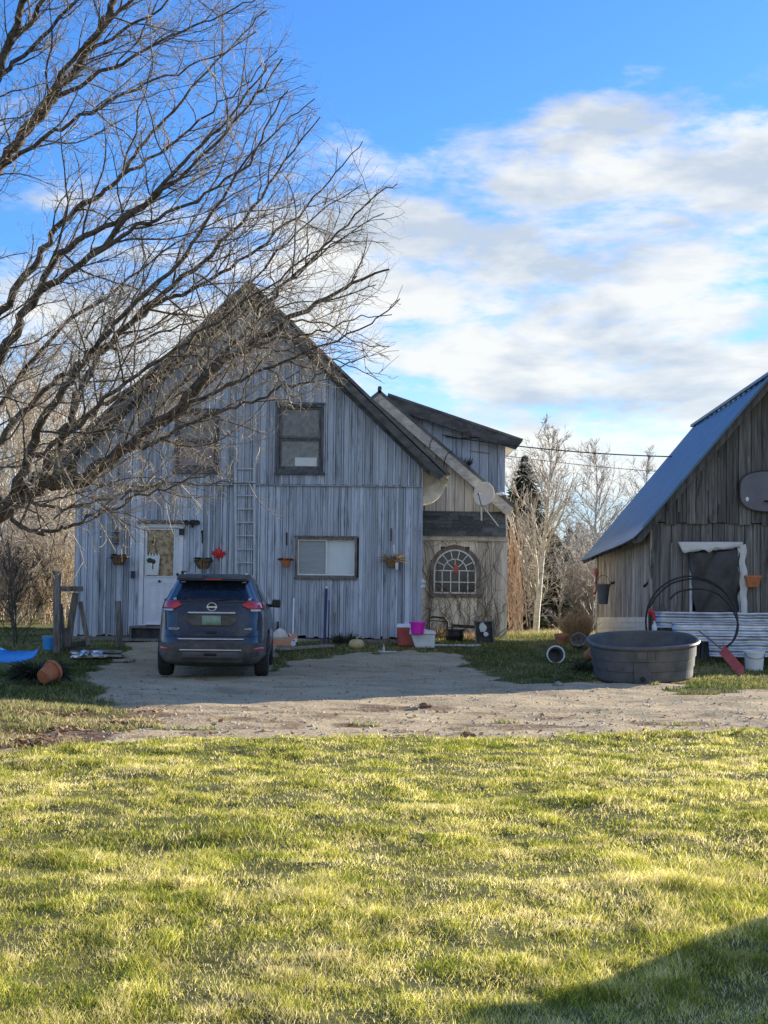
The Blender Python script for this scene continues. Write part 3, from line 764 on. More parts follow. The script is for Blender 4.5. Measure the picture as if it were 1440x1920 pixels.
MB().box(c.x-.05, c.x+.05, HY-.13, HY-.115, c.z-.06, c.z+.06).box(c.x-.05, c.x-.036, HY-.115, HY-.046, c.z-.06, c.z+.06).box(c.x+.036, c.x+.05, HY-.115, HY-.046, c.z-.06, c.z+.06).box(c.x-.055, c.x+.055, HY-.14, HY-.046, c.z+.061, c.z+.075).build('lantern_case', MATS['black'], t)
MB().box(c.x-.034, c.x+.034, HY-.114, HY-.07, c.z-.045, c.z+.05).build('lantern_glass', MATS['paper'], t)
# hanging house banner on the door
t = thing('door_sign', 'pale picket shaped sign with a dark bird picture hung on the door', 'sign', P(285, 1070, HY-.06))
a = P(272, 1078, HY-.06); b = P(300, 1036, HY-.06); W = b.x-a.x; Hh = b.z-a.z
poly = [(a.x, a.z), (b.x-.03, a.z)]
for k in range(5): poly += [(b.x-W*k/5, b.z-.09), (b.x-W*(k+.5)/5, b.z)]
poly.append((a.x, b.z-.09))
MB().prism(poly, HY-.065, HY-.05).build('sign_board', MATS['paper'], t)
c = P(284, 1052, HY-.07)
mm = MB(); mm.blob((c.x-.03, HY-.072, c.z+.01), .075, 2, .4, 3, (1.0, .08, .7)); mm.blob((c.x+.035, HY-.072, c.z-.01), .06, 2, .4, 5, (1, .08, .8)); mm.box(c.x+.02, c.x+.04, HY-.074, HY-.068, c.z-.17, c.z-.02); mm.build('sign_picture', MATS['plant_dark'], t)
MB().prism([(c.x-.04, c.z-.18), (c.x+.0, c.z-.2), (c.x+.03, c.z-.05), (c.x-.01, c.z-.02)], HY-.069, HY-.0665).build('sign_figure', MATS['white_paint'], t)
MB().tube([(a.x+.04, HY-.05, b.z-.08), (a.x+W/2, HY-.045, b.z+.30), (b.x-.05, HY-.05, b.z-.08)], .004, 5).build('sign_cord', MATS['black'], t)
c = P(288, 1014, HY-.05)
t = thing('wreath_ornament', 'small dark ornament hanging behind the sign at the door glass', 'ornament', c)
MB().tube([(c.x-.01, HY-.045, c.z+.09), (c.x+.0, HY-.05, c.z-.07)], .008, 6).tube([(c.x-.05, HY-.05, c.z-.0), (c.x, HY-.055, c.z-.04), (c.x+.06, HY-.05, c.z-.0)], .014, 6).build('twig', MATS['black'], t)
# red maple leaf
lc = P(410, 1038, HY-.06); leaf = [(0, .16), (-.035, .09), (-.075, .11), (-.06, .03), (-.14, .065), (-.125, .03), (-.16, .01), (-.09, -.06), (-.10, -.09), (-.02, -.075), (-.008, -.16), (.008, -.16), (.02, -.075), (.10, -.09), (.09, -.06), (.16, .01), (.125, .03), (.14, .065), (.06, .03), (.075, .11), (.035, .09)]
vs = [(lc.x, HY-.085, lc.z)]+[(lc.x+x, HY-.06, lc.z+z) for x, z in leaf]; n = len(leaf)
MB().add(vs, [(0, i+1, (i+1) % n+1) for i in range(n)]).prism([(lc.x+x*.96, lc.z+z*.96) for x, z in leaf][::-1], HY-.059, HY-.05).build('maple_leaf_plaque', MATS['red_paint'], org=lc, label='red maple leaf plaque on the wall above the car', cat='wall ornament')


# hanging baskets
def bracket(c, drop, h, name='bracket', parent=None):
    m = MB(); x, z = c
    m.box(x-.012, x+.012, HY-.06, HY-.046, z-.02, z+h)
    m.tube([(x, HY-.055, z+h*.8), (x, HY-.16, z+h*.95), (x, HY-.27, z+h*.85), (x, HY-.29, z+h*.72)], .007, 6)
    m.tube([(x, HY-.055, z+.05), (x, HY-.15, z+.12), (x, HY-.2, z+h*.9)], .006, 6)
    return m.build(name, MATS['iron'], parent)


def foliage(mb, c, n, r, up, ln, rg, wd=.008, tint=True, drop=.0):
    for _ in range(n):
        a = rg.uniform(0, 2*PI); s = rg.random()**.5*r; e = rg.uniform(up[0], up[1]); l = ln*rg.uniform(.5, 1.1)
        p0 = Vector((c[0]+math.cos(a)*s*.6, c[1]+math.sin(a)*s*.6, c[2]))
        d = Vector((math.cos(a)*math.cos(e), math.sin(a)*math.cos(e), math.sin(e)))
        p1 = p0+d*l*.55; p2 = p1+(d+Vector((0, 0, -drop))).normalized()*l*.5; sd = d.cross(Vector((rg.uniform(-1, 1), rg.uniform(-1, 1), .3))).normalized()*wd*rg.uniform(.6, 1.4)
        mb.add([p0-sd*.6, p0+sd*.6, p1+sd, p1-sd, p2], [(0, 1, 2, 3), (3, 2, 4)], rg.random())


def basket(px, py, w, lab, body='wicker', fol='plant_dark', top=None, dry=False, name='hanging_basket', hook=(0, 40), group='hanging plant baskets on the house front', slim=False):
    c = P(px, py, HY-.28); t = thing(name, lab, 'plant basket', (c.x, HY-.05, c.z), group)
    rg = random.Random(int(px)); ww = w/2/88
    prof = [(ww*.5, -.11), (ww*.62, -.1), (ww*.82, -.03), (ww, .065), (ww*1.05, .068), (ww*1.05, .09), (ww*.93, .09), (ww*.9, .05), (0, .04)]
    b = MB().lathe(prof, c, 18); b.build('basket', MATS[body], t, smooth=False)
    if body == 'wicker':
        q = MB()
        for k in range(12):
            a = 2*PI*k/12; q.tube([(c.x+ww*.62*math.cos(a), c.y+ww*.62*math.sin(a), c.z-.105), (c.x+ww*.84*math.cos(a), c.y+ww*.84*math.sin(a), c.z-.03), (c.x+ww*1.03*math.cos(a), c.y+ww*1.03*math.sin(a), c.z+.07)], .008, 5)
        q.build('rib', MATS['dark_wood'] if not dry else MATS['wicker'], t)
    f = MB(); foliage(f, (c.x, c.y, c.z+.06), 260, ww, (-.2 if not slim else -.1, .9 if not slim else .35), .17*w/30+(.13 if dry else 0), rg, .009 if not dry else .006, drop=.6 if not dry else .1)
    f.build('foliage', MATS[fol], t)
    hx = P(px+hook[0], py-hook[1], HY).x; hz = P(px+hook[0], py-hook[1], HY).z
    bracket((hx, hz), 0, .26, 'bracket', t)
    return t


basket(223, 1050, 27, 'wicker basket of dark plants hanging left of the white door', hook=(-1, 38))
basket(381, 1057, 29, 'wicker basket of dark trailing plants hanging below the red maple leaf', hook=(-1, 40))
basket(536, 1054, 22, 'small terracotta basket with low dark greenery left of the sliding window', body='terracotta', slim=True, hook=(2, 33))
tb = basket(736, 1056, 26, 'sunlit wicker basket of dry stalks right of the sliding window', fol='plant_dry', dry=True, hook=(-3, 43))
c = P(744, 1060, HY-.42); MB().lathe([(.025, -.09), (.038, .05), (.035, .055), (0, .05)], c, 10).build('cup', MATS['white_plastic'], tb)
c = P(738, 1026, HY-.3); MB().tube([(c.x, c.y, c.z+.05), (c.x+.02, c.y, c.z-.14)], .016, 6).build('hanger', MATS['white_plastic'], tb)
# lantern with dried stuff left of the door
c = P(218, 1008, HY-.12); t = thing('wall_lantern', 'dark lantern with dried sprigs above the left basket', 'lantern', c)
MB().box(c.x-.05, c.x+.05, HY-.16, HY-.06, c.z-.14, c.z-.12).box(c.x-.06, c.x+.06, HY-.17, HY-.05, c.z+.10, c.z+.115).tube([(c.x, HY-.11, c.z+.115), (c.x, HY-.11, c.z+.19)], [.05, .01], 8).tube([(c.x-.045, HY-.155, c.z-.13), (c.x-.045, HY-.155, c.z+.1)], .006, 5).tube([(c.x+.045, HY-.155, c.z-.13), (c.x+.045, HY-.155, c.z+.1)], .006, 5).build('lantern_cage', MATS['iron'], t)
f = MB(); foliage(f, (c.x, HY-.11, c.z-.1), 40, .04, (.8, 1.5), .2, random.Random(4), .006); f.build('sprig', MATS['plant_dry'], t)
# ladder on the wall
t = thing('ladder', 'tall pale ladder fixed upright against the house front', 'ladder', P(460, 1095, HY-.07))
a0, a1 = P(443, 1140, HY-.08), P(441, 868, HY-.08); b0, b1 = P(477, 1140, HY-.08), P(477, 868, HY-.08)
for p, q in ((a0, a1), (b0, b1)): MB().bar(p, q, .05, .03, (0, 1, 0)).build('rail', MATS['ladder_metal'], t)
nr = 11
for k in range(nr):
    s = (k+.35)/(nr-.2); MB().tube([a0.lerp(a1, s), b0.lerp(b1, s)], .015, 8).build('rung', MATS['ladder_metal'], t)
# wooden steps
t = thing('door_steps', 'worn grey wooden steps below the white door', 'steps', (P(282, 1220, HY-.6).x, HY-.6, Hs(-4.6, HY-.8)))
xa, xb = P(236, 1190, HY-.5).x, P(342, 1190, HY-.5).x
for k, (y_, z_) in enumerate(((1176, 0), (1200, 1), (1219, 2))):
    zz = P(290, y_, HY-.3-.3*k).z; ee = .12*k
    MB().box(xa-ee+.05, xb, HY-.42-.3*k, HY-.12-.3*k+(.04 if k else 0), zz-.022, zz+.022, random.random()).build('tread', MATS['grey_wood'], t, bevel=.004)
    MB().box(xa-ee+.1, xb, HY-.37-.3*k, HY-.345-.3*k, Hs(-4.6, HY-.8)-.05, zz-.024, random.random()).build('riser', MATS['dark_wood'], t)
MB().box(xa+.06, xa+.1, HY-.95, HY-.1, .1, .34, .5).box(xa+.06, xa+.1, HY-.5, HY-.1, .341, .62, .5).build('stringer', MATS['grey_wood'], t)
mtx = P(300, 1170, HY-.2); MB().box(mtx.x-.28, mtx.x+.2, HY-.36, HY-.14, P(290, 1176, HY-.3).z+.024, P(290, 1176, HY-.3).z+.045).build('door_mat', MATS['black'], org=mtx, label='dark mat on the top step before the door', cat='mat')

# ------------------------------------------------------------------ rear wing (parts of the house)
WY = 32.0
wl, wr = cor-.0, P(947, 1050, WY).x
rk0 = P(712, 731, WY-.3); rk1 = P(964, 947, WY-.3); wp = (rk0.z-rk1.z)/(rk1.x-rk0.x)


def wtop(x): return rk0.z-.13-(x-rk0.x)*wp if x > rk0.x else rk0.z-.13-(rk0.x-x)*wp


zsk0 = P(870, 960, WY).z; zsk1 = P(870, 1003, WY-.45).z
m = MB(); boards(m, wl-1.0, wr, lambda u, d, z: (u, WY-d, z), lambda u: zsk0-.03, wtop, [], (.20, .27), 0, rng, gap=.006)
m.build('wing_wall', MATS['wing_boards'], house)
aw = rect(805, 1022, 901, 1113, WY-.3)
m = MB(); boards(m, wl-.3, wr, lambda u, d, z: (u, WY-.30-d, z), lambda u: .30+.02*math.sin(5*u), lambda u: zsk1-.02, [(aw[0]+.03, aw[1]-.03, aw[2]+.02, aw[3]-.35), (aw[0]+.26, aw[1]-.26, aw[3]-.36, aw[3]-.04)], (.15, .24), .05, rng, ragged=.05)
m.box(wr-.13, wr+.02, WY-.36, WY-.335, .30, zsk1-.03, .6).box(wr+.001, wr+.02, WY-.33, WY-.1, .3, zsk1-.03, .7)
m.build('wing_wall', MATS['wing_boards'], house)
MB().box(wl-.9, wr-.03, WY+.05, WY+5.5, -.1, zsk0+.3, .3).prism([(wl-.9, zsk0+.31), (wr-.03, zsk0+.31), (wr-.03, wtop(wr)-.05), (rk0.x, rk0.z-.35), (wl-.9, wtop(wl-.9)-.1)], WY+.05, WY+5.5).build('inner_wall', MATS['dark_wood'], house)
m = MB(); boards(m, WY-.28, WY+5.5, lambda u, d, z: (wr-.02+d, u, z), lambda u: .25, lambda u: wtop(wr)+.02, [], (.15, .24), .05, rng); m.build('wing_side_wall', MATS['wing_boards'], house)
MB().box(wl, wr+.03, WY-.42, WY-.32, zsk1-.13, zsk1-.022, .8).build('fascia', MATS['pale_fascia'], house)
# pent roof of corrugated dark strips
m = MB()
sx0, sx1 = wl, P(948, 980, WY-.3).x
nS = 6
for k in range(nS):
    t0, t1 = k/nS, (k+1)/nS; ya = WY-.47+.42*t0; yb = WY-.47+.42*t1; za = zsk1+(zsk0-zsk1)*t0; zb_ = zsk1+(zsk0-zsk1)*t1
    xs_ = sx0-.02
    while xs_ < sx1:
        xe = min(sx1, xs_+rng.uniform(.3, .9)); j = rng.uniform(0, .02)
        m.hexa([(xs_, ya-.02-j, za-.02), (xe-.005, ya-.02-j, za-.02), (xe-.005, yb, zb_-.02), (xs_, yb, zb_-.02), (xs_, ya-.02-j, za+.03+j), (xe-.005, ya-.02-j, za+.03), (xe-.005, yb, zb_+.012), (xs_, yb, zb_+.012)], rng.random()); xs_ = xe
m.build('pent_roof', MATS['shingle'], house)
# wing roof
m = MB(); y0w, y1w = WY-.34, WY+5.8; nw = Vector((wp, 0, 1)).normalized()*-.07
ex = rk1.x+.03; m.slab([(rk0.x, y0w, rk0.z), (ex, y0w, rk0.z-(ex-rk0.x)*wp), (ex, y1w, rk0.z-(ex-rk0.x)*wp), (rk0.x, y1w, rk0.z)], nw)
nw2 = Vector((-wp, 0, 1)).normalized()*-.07; exl = rk0.x-1.6
m.slab([(exl, y0w, rk0.z-(rk0.x-exl)*wp), (rk0.x, y0w, rk0.z), (rk0.x, y1w, rk0.z), (exl, y1w, rk0.z-(rk0.x-exl)*wp)], nw2)
m.tube([(rk0.x, y0w-.05, rk0.z+.03), (rk0.x, y1w, rk0.z+.03)], .05, 8)
m.build('wing_roof', MATS['roof_dark'], house)
m = MB(); a = Vector((rk0.x, y0w+.01, rk0.z-.09)); b = Vector((ex-.05, y0w+.01, rk0.z-.09-(ex-.05-rk0.x)*wp)); dn = Vector((0, 0, -.27))
m.slab([a, b, b+dn+Vector((-.14, 0, .08)), a+dn], (0, .035, 0), .6)
a = Vector((exl, y0w+.01, rk0.z-.09-(rk0.x-exl)*wp)); b = Vector((rk0.x, y0w+.01, rk0.z-.09)); m.slab([a, b, b+dn, a+dn], (0, .035, 0), .3)
m.build('wing_barge_board', MATS['pale_fascia'], house)
m = MB()
for k in range(4):
    t0, t1 = ex-.03-k*.13, ex-.03-k*.13-.125
    m.slab([(t0, y0w+.05, rk0.z-.11-(t0-rk0.x)*wp), (t1, y0w+.05, rk0.z-.11-(t1-rk0.x)*wp), (t1, y1w, rk0.z-.11-(t1-rk0.x)*wp), (t0, y1w, rk0.z-.11-(t0-rk0.x)*wp)], (0, 0, -.018), rng.random())
m.build('wing_soffit', MATS['soffit'], house)
# rusty board at the corner under the eave
q = P(944, 948, WY-.1); MB().box(q.x-.05, q.x+.06, WY-.12, WY-.06, q.z-.2, q.z+.25).build('corner_board', MATS['terracotta_old'], house)
# shed dormer
DY = WY+1.0
d0 = P(728, 737, DY-.35); d1 = P(981, 823, DY-.35); dp = (d0.z-d1.z)/(d1.x-d0.x)
dtop = lambda x: d0.z-.16-(x-d0.x)*dp
m = MB(); dxr = P(947, 880, DY).x
boards(m, d0.x+.1, dxr, lambda u, d, z: (u, DY-d, z), lambda u: min(wtop(u)-.1, dtop(u)-.06), dtop, [], (.20, .26), 0, rng, gap=.006)
m.build('dormer_wall', MATS['painted_boards'], house)
MB().prism([(d0.x+.2, wtop(d0.x)-.3), (dxr-.02, wtop(dxr)-.4), (dxr-.02, dtop(dxr)-.03), (d0.x+.2, dtop(d0.x+.2)-.05)], DY+.04, DY+4).build('dormer_core', MATS['dark_wood'], house)
m = MB(); boards(m, DY, DY+4, lambda u, d, z: (dxr-.02+d, u, z), lambda u: wtop(dxr)-.2, lambda u: dtop(dxr), [], (.2, .26), 0, rng); m.build('dormer_side_wall', MATS['wing_boards'], house)
m = MB(); nd_ = Vector((dp, 0, 1)).normalized()*-.06; yd0, yd1 = DY-.36, DY+4.3
m.slab([(d0.x, yd0, d0.z), (d1.x, yd0, d1.z), (d1.x, yd1, d1.z), (d0.x, yd1, d0.z)], nd_); m.build('dormer_roof', MATS['roof_dark'], house)
m = MB(); a = Vector((d0.x, yd0+.01, d0.z-.065)); b = Vector((d1.x-.02, yd0+.01, d1.z-.065)); m.slab([a, b, b+Vector((-.16, 0, -.20)), a+Vector((0, 0, -.28))], (0, .035, 0), .2)
m.build('dormer_fascia', MATS['fascia'], house)
m = MB(); m.slab([(d1.x-.08, yd0+.06, d1.z-.09), (dxr+.03, yd0+.06, dtop(dxr)+.03), (dxr+.03, yd1, dtop(dxr)+.03), (d1.x-.08, yd1, d1.z-.09)], (0, 0, -.015)); m.build('dormer_soffit', MATS['white_soffit'], house)
# arched window
ax = (aw[0]+aw[1])/2; hw = (aw[1]-aw[0])/2; ab = aw[2]; yA = WY-.36; ro, ri = hw, hw-.10
sp = aw[3]-hw   # spring line
m = MB()


def arc_band(mb, cx, cz, r0, r1, a0, a1, y0_, y1_, n=20, tint=.5):
    for k in range(n):
        q0, q1 = a0+(a1-a0)*k/n, a0+(a1-a0)*(k+1)/n
        p = [(cx+r0*math.cos(q0), cz+r0*math.sin(q0)), (cx+r1*math.cos(q0), cz+r1*math.sin(q0)), (cx+r1*math.cos(q1), cz+r1*math.sin(q1)), (cx+r0*math.cos(q1), cz+r0*math.sin(q1))]
        mb.prism(p, y0_, y1_, tint)


arc_band(m, ax, sp, ri, ro, 0, PI, yA, yA+.05, 22, .6)
m.box(ax-ro, ax-ri, yA, yA+.05, ab, sp-.001).box(ax+ri, ax+ro, yA, yA+.05, ab, sp-.001).box(ax-ro-.03, ax+ro+.03, yA-.03, yA+.05, ab-.08, ab-.002)
wf = m.build('window', MATS['grey_wood'], house, label='arched multi pane window in the rear wing wall')
m = MB(); yy0, yy1 = yA+.005, yA+.03; r = ri
arc_band(m, ax, sp, r-.035, r-.001, 0, PI, yy0, yy1, 22)
m.box(ax-r+.001, ax-r+.035, yy0, yy1, ab+.001, sp-.001).box(ax+r-.035, ax+r-.001, yy0, yy1, ab+.001, sp-.001).box(ax-r+.036, ax+r-.036, yy0, yy1, ab+.001, ab+.035)
for k in range(1, 5):
    xx = ax-r+2*r*k/5; m.box(xx-.011, xx+.011, yy0, yy1, ab+.036, sp-.002)
for zz in (sp-.001, ab+(sp-ab)*.5): m.box(ax-r+.036, ax+r-.036, yy0-.003, yy1+.003, zz-.011, zz+.011)
arc_band(m, ax, sp, r*.52, r*.52+.022, 0, PI, yy0, yy1, 14)
for k in range(1, 7):
    q = PI*k/7; m.bar((ax+r*.53*math.cos(q), (yy0+yy1)/2, sp+r*.53*math.sin(q)), (ax+(r-.03)*math.cos(q), (yy0+yy1)/2, sp+(r-.03)*math.sin(q)), .02, .024, (0, 1, 0))
for q in (PI*.25, PI*.5, PI*.75): m.bar((ax, (yy0+yy1)/2, sp+.01), (ax+r*.52*math.cos(q), (yy0+yy1)/2, sp+r*.52*math.sin(q)), .018, .022, (0, 1, 0))
m.build('muntin', MATS['white_paint'], wf)
poly = [(ax-r+.02, ab+.02), (ax+r-.02, ab+.02)]+[(ax+(r-.02)*math.cos(PI*k/20), sp+(r-.02)*math.sin(PI*k/20)) for k in range(21)]
MB().prism(poly, yA+.034, yA+.046).build('pane', MATS['dark_glass'], wf)
q = P(855, 1068, yA); MB().blob((q.x, yA-.012, q.z+.02), .085, 2, .1, 2, (.7, .12, 1.2)).tube([(q.x, yA-.01, q.z+.1), (q.x, yA-.01, q.z+.3)], .006, 5).build('window_ornament', MATS['faded_red'], org=q, label='pinkish red ornament hanging in the arched window', cat='ornament')
# climbing vine stems on the wing
rg = random.Random(12); m = MB()
for k in range(46):
    x = rg.uniform(790, 935); pts = []; py = rg.uniform(1195, 1205); tx = x
    top = rg.choice([1010, 1016, 1060, 1120, 1150]); steps = rg.randint(8, 16)
    for i in range(steps+1):
        s = i/steps; yy = py+(top-py)*s
        if 806 < tx < 900 and 1020 < yy < 1112: tx += (-9 if tx < 853 else 9)
        pts.append(P(tx, yy, WY-.38-.03*rg.random())); tx += rg.uniform(-11, 11)
    rr = rg.uniform(.004, .011); m.tube(pts, [rr*(1-.55*i/len(pts)) for i in range(len(pts))], 5, rg.random())
for k in range(26):
    a = rg.uniform(0, 2*PI); cx, cy = rg.uniform(800, 930), rg.uniform(1015, 1180)
    if 800 < cx < 905 and cy < 1118: cy = rg.choice([1013, 1130])
    pts = [P(cx+rg.uniform(10, 24)*math.cos(a+i*.5), cy+rg.uniform(8, 20)*math.sin(a+i*.5), WY-.40) for i in range(rg.randint(4, 9))]
    m.tube(pts, .0045, 5, rg.random())
m.build('climbing_vine', MATS['vine'], org=P(850, 1200, WY-.4), label='bare climbing vine stems around the arched window', cat='vine')
rg = random.Random(5); m = MB()
for k in range(48):
    x = rg.uniform(944, 975); y_ = rg.uniform(975, 1040); pts = []
    for i in range(8): pts.append(P(x, y_, WY+.1+.15*math.sin(i+k))); x += rg.uniform(-3, 5); y_ += rg.uniform(14, 30)
    m.tube(pts, .006, 4, rg.random(), cap=False)
m.build('hanging_vine', MATS['vine_rust'], org=P(960, 1200, WY), label='rusty brown tangle of vines hanging off the corner of the wing', cat='vine')
# clumps growing on the dormer wall
f = MB(); foliage(f, P(866, 874, DY-.1), 160, .32, (.5, 1.5), .24, random.Random(9), .008); f.build('dead_vine', MATS['plant_dark'], org=P(866, 868, DY-.1), label='dark dead vine clump on the dormer wall above the rake', cat='vine')
# satellite dish
dc = P(907, 926, WY-.75); t = thing('satellite_dish', 'pale satellite dish on a mast at the rear wing roof', 'satellite dish', P(904, 985, WY-.3))
nrm_ = Vector((-.34, -.92, .22)).normalized(); aX = nrm_.cross(Vector((0, 0, 1))).normalized(); aZ = aX.cross(nrm_)
vs = [dc-nrm_*.09]; rings = 7; nn = 30
for i in range(1, rings+1):
    for k in range(nn):
        a = 2*PI*k/nn; rr = i/rings; rx_, rz_ = .255*rr, .29*rr; sq = 1-.05*math.sin(a)
        vs.append(dc+aX*rx_*math.cos(a)*sq+aZ*rz_*math.sin(a)-nrm_*.09*(1-rr*rr))
fs = [(0, 1+k, 1+(k+1) % nn) for k in range(nn)]+[(1+(i-1)*nn+k, 1+i*nn+k, 1+i*nn+(k+1) % nn, 1+(i-1)*nn+(k+1) % nn) for i in range(1, rings) for k in range(nn)]
dm = MB().add(vs, fs); d = dm.build('reflector', MATS['soffit_dish'], t, smooth=True); sm = d.modifiers.new('solid', 'SOLIDIFY'); sm.thickness = .012
base = P(903, 985, WY-.2); top = dc+nrm_*-.16
MB().tube([base, P(903, 950, WY-.3), top], .022, 8).build('mast', MATS['aluminium'], t)
MB().tube([P(908, 952, WY-.3), P(936, 988, WY-.35)], .014, 6).build('brace', MATS['aluminium'], t)
MB().tube([dc-aZ*.28+nrm_*.0, dc-aZ*.33+nrm_*.12, dc-aZ*.14+nrm_*.38], .011, 6).blob(dc-aZ*.12+nrm_*.4, .03, 2, 0).build('feed_arm', MATS['board_grey'], t)
# insulator / camera on the rake
q = P(940, 926, WY-.38); MB().blob((q.x, q.y, q.z), .06, 2, .3, 1, (1.2, .8, .8)).blob((q.x-.09, q.y, q.z-.01), .04, 2, .2, 2).tube([(q.x, q.y, q.z), (q.x, WY-.3, q.z)], .02, 6).build('insulator', MATS['white_plastic'], org=q, label='white insulator fixed on the wing rake board', cat='insulator')
q = P(790, 1092, HY-.1)
m = MB(); rg = random.Random(2)
for k in range(7): m.blob((q.x+rg.uniform(-.02, .06), HY-.06+rg.uniform(-.03, .1), q.z+rg.uniform(-.1, .1)), .045, 1, .3, k)
m.tube([(q.x, HY-.03, q.z+.05), (q.x+.01, HY-.03, P(790, 1180, HY).z)], .008, 5)
m.build('wall_flower', MATS['white_plastic'], org=q, label='small white ornament on the right corner of the house', cat='ornament')


# cables
def cable(name, a, b, sag, r, lab, m='black', n=24):
    a = Vector(a); b = Vector(b); pts = [a.lerp(b, i/n)-Vector((0, 0, sag*4*(i/n)*(1-i/n))) for i in range(n+1)]
    return MB().tube(pts, r, 6, cap=False).build(name, MATS[m], org=a, label=lab, cat='cable')


cable('power_cable', P(836, 818, DY-.15), P(1500, 853, 31.5), .22, .015, 'thick black power cable from the dormer to the barn')
cable('phone_cable', P(880, 845, DY-.1), P(1400, 893, 34), .1, .008, 'thin cable below the thick one from the dormer', 'vine')
SW = 'black service wire '
MB().tube([P(830, 815, DY-.1), P(860, 822, DY-.08), P(900, 820, DY-.08), P(936, 826, DY-.06)], .012, 5).build('service_wire', MATS['black'], org=P(880, 820, DY-.1), label='black service wire running along the dormer wall', cat='wire')
MB().tube([P(848, 846, WY-.4), P(838, 852, WY-.45), P(833, 866, WY-.4), P(832, 880, WY-.2)], .012, 5).build('service_wire', MATS['black'], org=P(840, 850, WY-.4), label='black service wire looped on the rake board beside the dish', cat='wire')
MB().tube([P(812, 820, WY-.4), P(806, 832, WY-.45), P(806, 842, WY-.3)], .012, 5).build('service_wire', MATS['black'], org=P(808, 830, WY-.4), label='short black wire higher on the wing gable near the house roof', cat='wire')

# ------------------------------------------------------------------ barn
BY = 27.0; BK = 32.4
bc = P(1222, 1000, BY); bc0 = P(1222, 1236, BY)
bx = bc.x; bxk = P(1122, 1100, BK).x
rdf = P(1446, 703, BY-.5); rdb = P(1299, 801, BK+.3); evf = P(1187, 1008, BY-.5); evb = P(1087, 1051, BK+.3)
ridge = rdf.x; bz = .02
barn = thing('barn', 'dark weathered board barn with blue metal roof at right', 'barn', (ridge, (BY+BK)/2, .1))
flr = P(1205, 990, BY-.5)
pb = (rdf.z-flr.z)/(rdf.x-flr.x)
btop = lambda x: rdf.z-.14-abs(x-ridge)*pb
bxr = 2*ridge-bx
wj = P(1320, 985, BY).z
win = rect(1292, 1027, 1386, 1152, BY)
rgb = random.Random(21)
m = MB()
boards(m, bx, bxr, lambda u, d, z: (u, BY-d, z), lambda u: bz-.1, lambda u: min(wj+.04, btop(u)), [(win[0], win[1], win[2], win[3])], (.14, .26), 0, rgb, gap=.007, dj=.02)
boards(m, bx, bxr, lambda u, d, z: (u, BY-.045-d, z), lambda u: wj-.0, btop, [], (.16, .27), 0, rgb, gap=.006, ragged=.06, dj=.02)
for k in range(7):
    u = bx+rgb.uniform(.2, 3); z_ = wj+rgb.uniform(.2, .9); m.box(u, u+.05, BY-.085, BY-.07, z_, min(btop(u)-.1, z_+rgb.uniform(.3, 1.0)), rgb.random()) if btop(u)-.2 > z_ else None
r_ = rect(1256, 1018, 1268, 1150, BY); m.box(r_[0], r_[1], BY-.075, BY-.045, r_[2], r_[3], .95)
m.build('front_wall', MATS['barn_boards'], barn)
m = MB()
sdx = lambda y: bx+(bxk-bx)*(y-BY)/(BK-BY)
ridz = lambda y: rdf.z+(rdb.z-rdf.z)*(y-BY+.5)/(BK-BY+.8)
evz = lambda y: evf.z+(evb.z-evf.z)*(y-BY+.5)/(BK-BY+.8)
boards(m, BY+.03, BK, lambda u, d, z: (sdx(u)-d, u, z), lambda u: .3, lambda u: evz(u)+.36, [], (.12, .2), 0, rgb, gap=.006, ragged=.03)
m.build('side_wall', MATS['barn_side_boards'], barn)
MB().hexa([(sdx(BY)-.03, BY-.02, 0), (sdx(BY)-.04, BY+.12, 0), (sdx(BY)+.02, BY+.12, 0), (sdx(BY)+.02, BY-.02, 0), (sdx(BY)-.03, BY-.02, btop(bx)), (sdx(BY)-.04, BY+.12, btop(bx)), (sdx(BY)+.02, BY+.12, btop(bx)), (sdx(BY)+.02, BY-.02, btop(bx))]).build('corner_post', MATS['barn_side_boards'], barn)
MB().box(bxk-.06, bxk+.08, BK-.12, BK+.03, .2, evb.z+.2, .9).build('corner_post', MATS['barn_side_boards'], barn)
m = MB()
for k in range(3): 
    z_ = P(1222, 1186, BY).z+k*.1; zk_ = P(1122, 1186, BK).z+k*.12
    m.hexa([(sdx(BY+.1)-.06, BY+.1, z_), (sdx(BK)-.06, BK, zk_), (sdx(BK)-.03, BK, zk_), (sdx(BY+.1)-.03, BY+.1, z_), (sdx(BY+.1)-.05, BY+.1, z_+.1), (sdx(BK)-.05, BK, zk_+.12), (sdx(BK)-.03, BK, zk_+.12), (sdx(BY+.1)-.03, BY+.1, z_+.1)], k*.4)
m.build('vinyl_skirt', MATS['white_vinyl'], barn)
MB().prism([(bx+.04, 0), (bxr-.04, 0), (bxr-.04, btop(bx)-.1), (ridge, rdf.z-.4), (bx+.04, btop(bx)-.1)], BY+.1, BK-.1).build('inner_wall', MATS['black'], barn)
# roof with standing ribs, flared foot
m = MB()


def roof_pt(s, v, side=-1):
    """s 0 ridge..1 eave, v 0 front..1 back"""
    a = rdf.lerp(rdb, v); b = evf.lerp(evb, v); fl = flr+(evb-evf)*v
    if s < .93: p = a.lerp(fl, s/.93)
    else: p = fl.lerp(b, (s-.93)/.07)
    if side > 0: p = Vector((2*a.x-p.x, p.y, p.z))
    return p


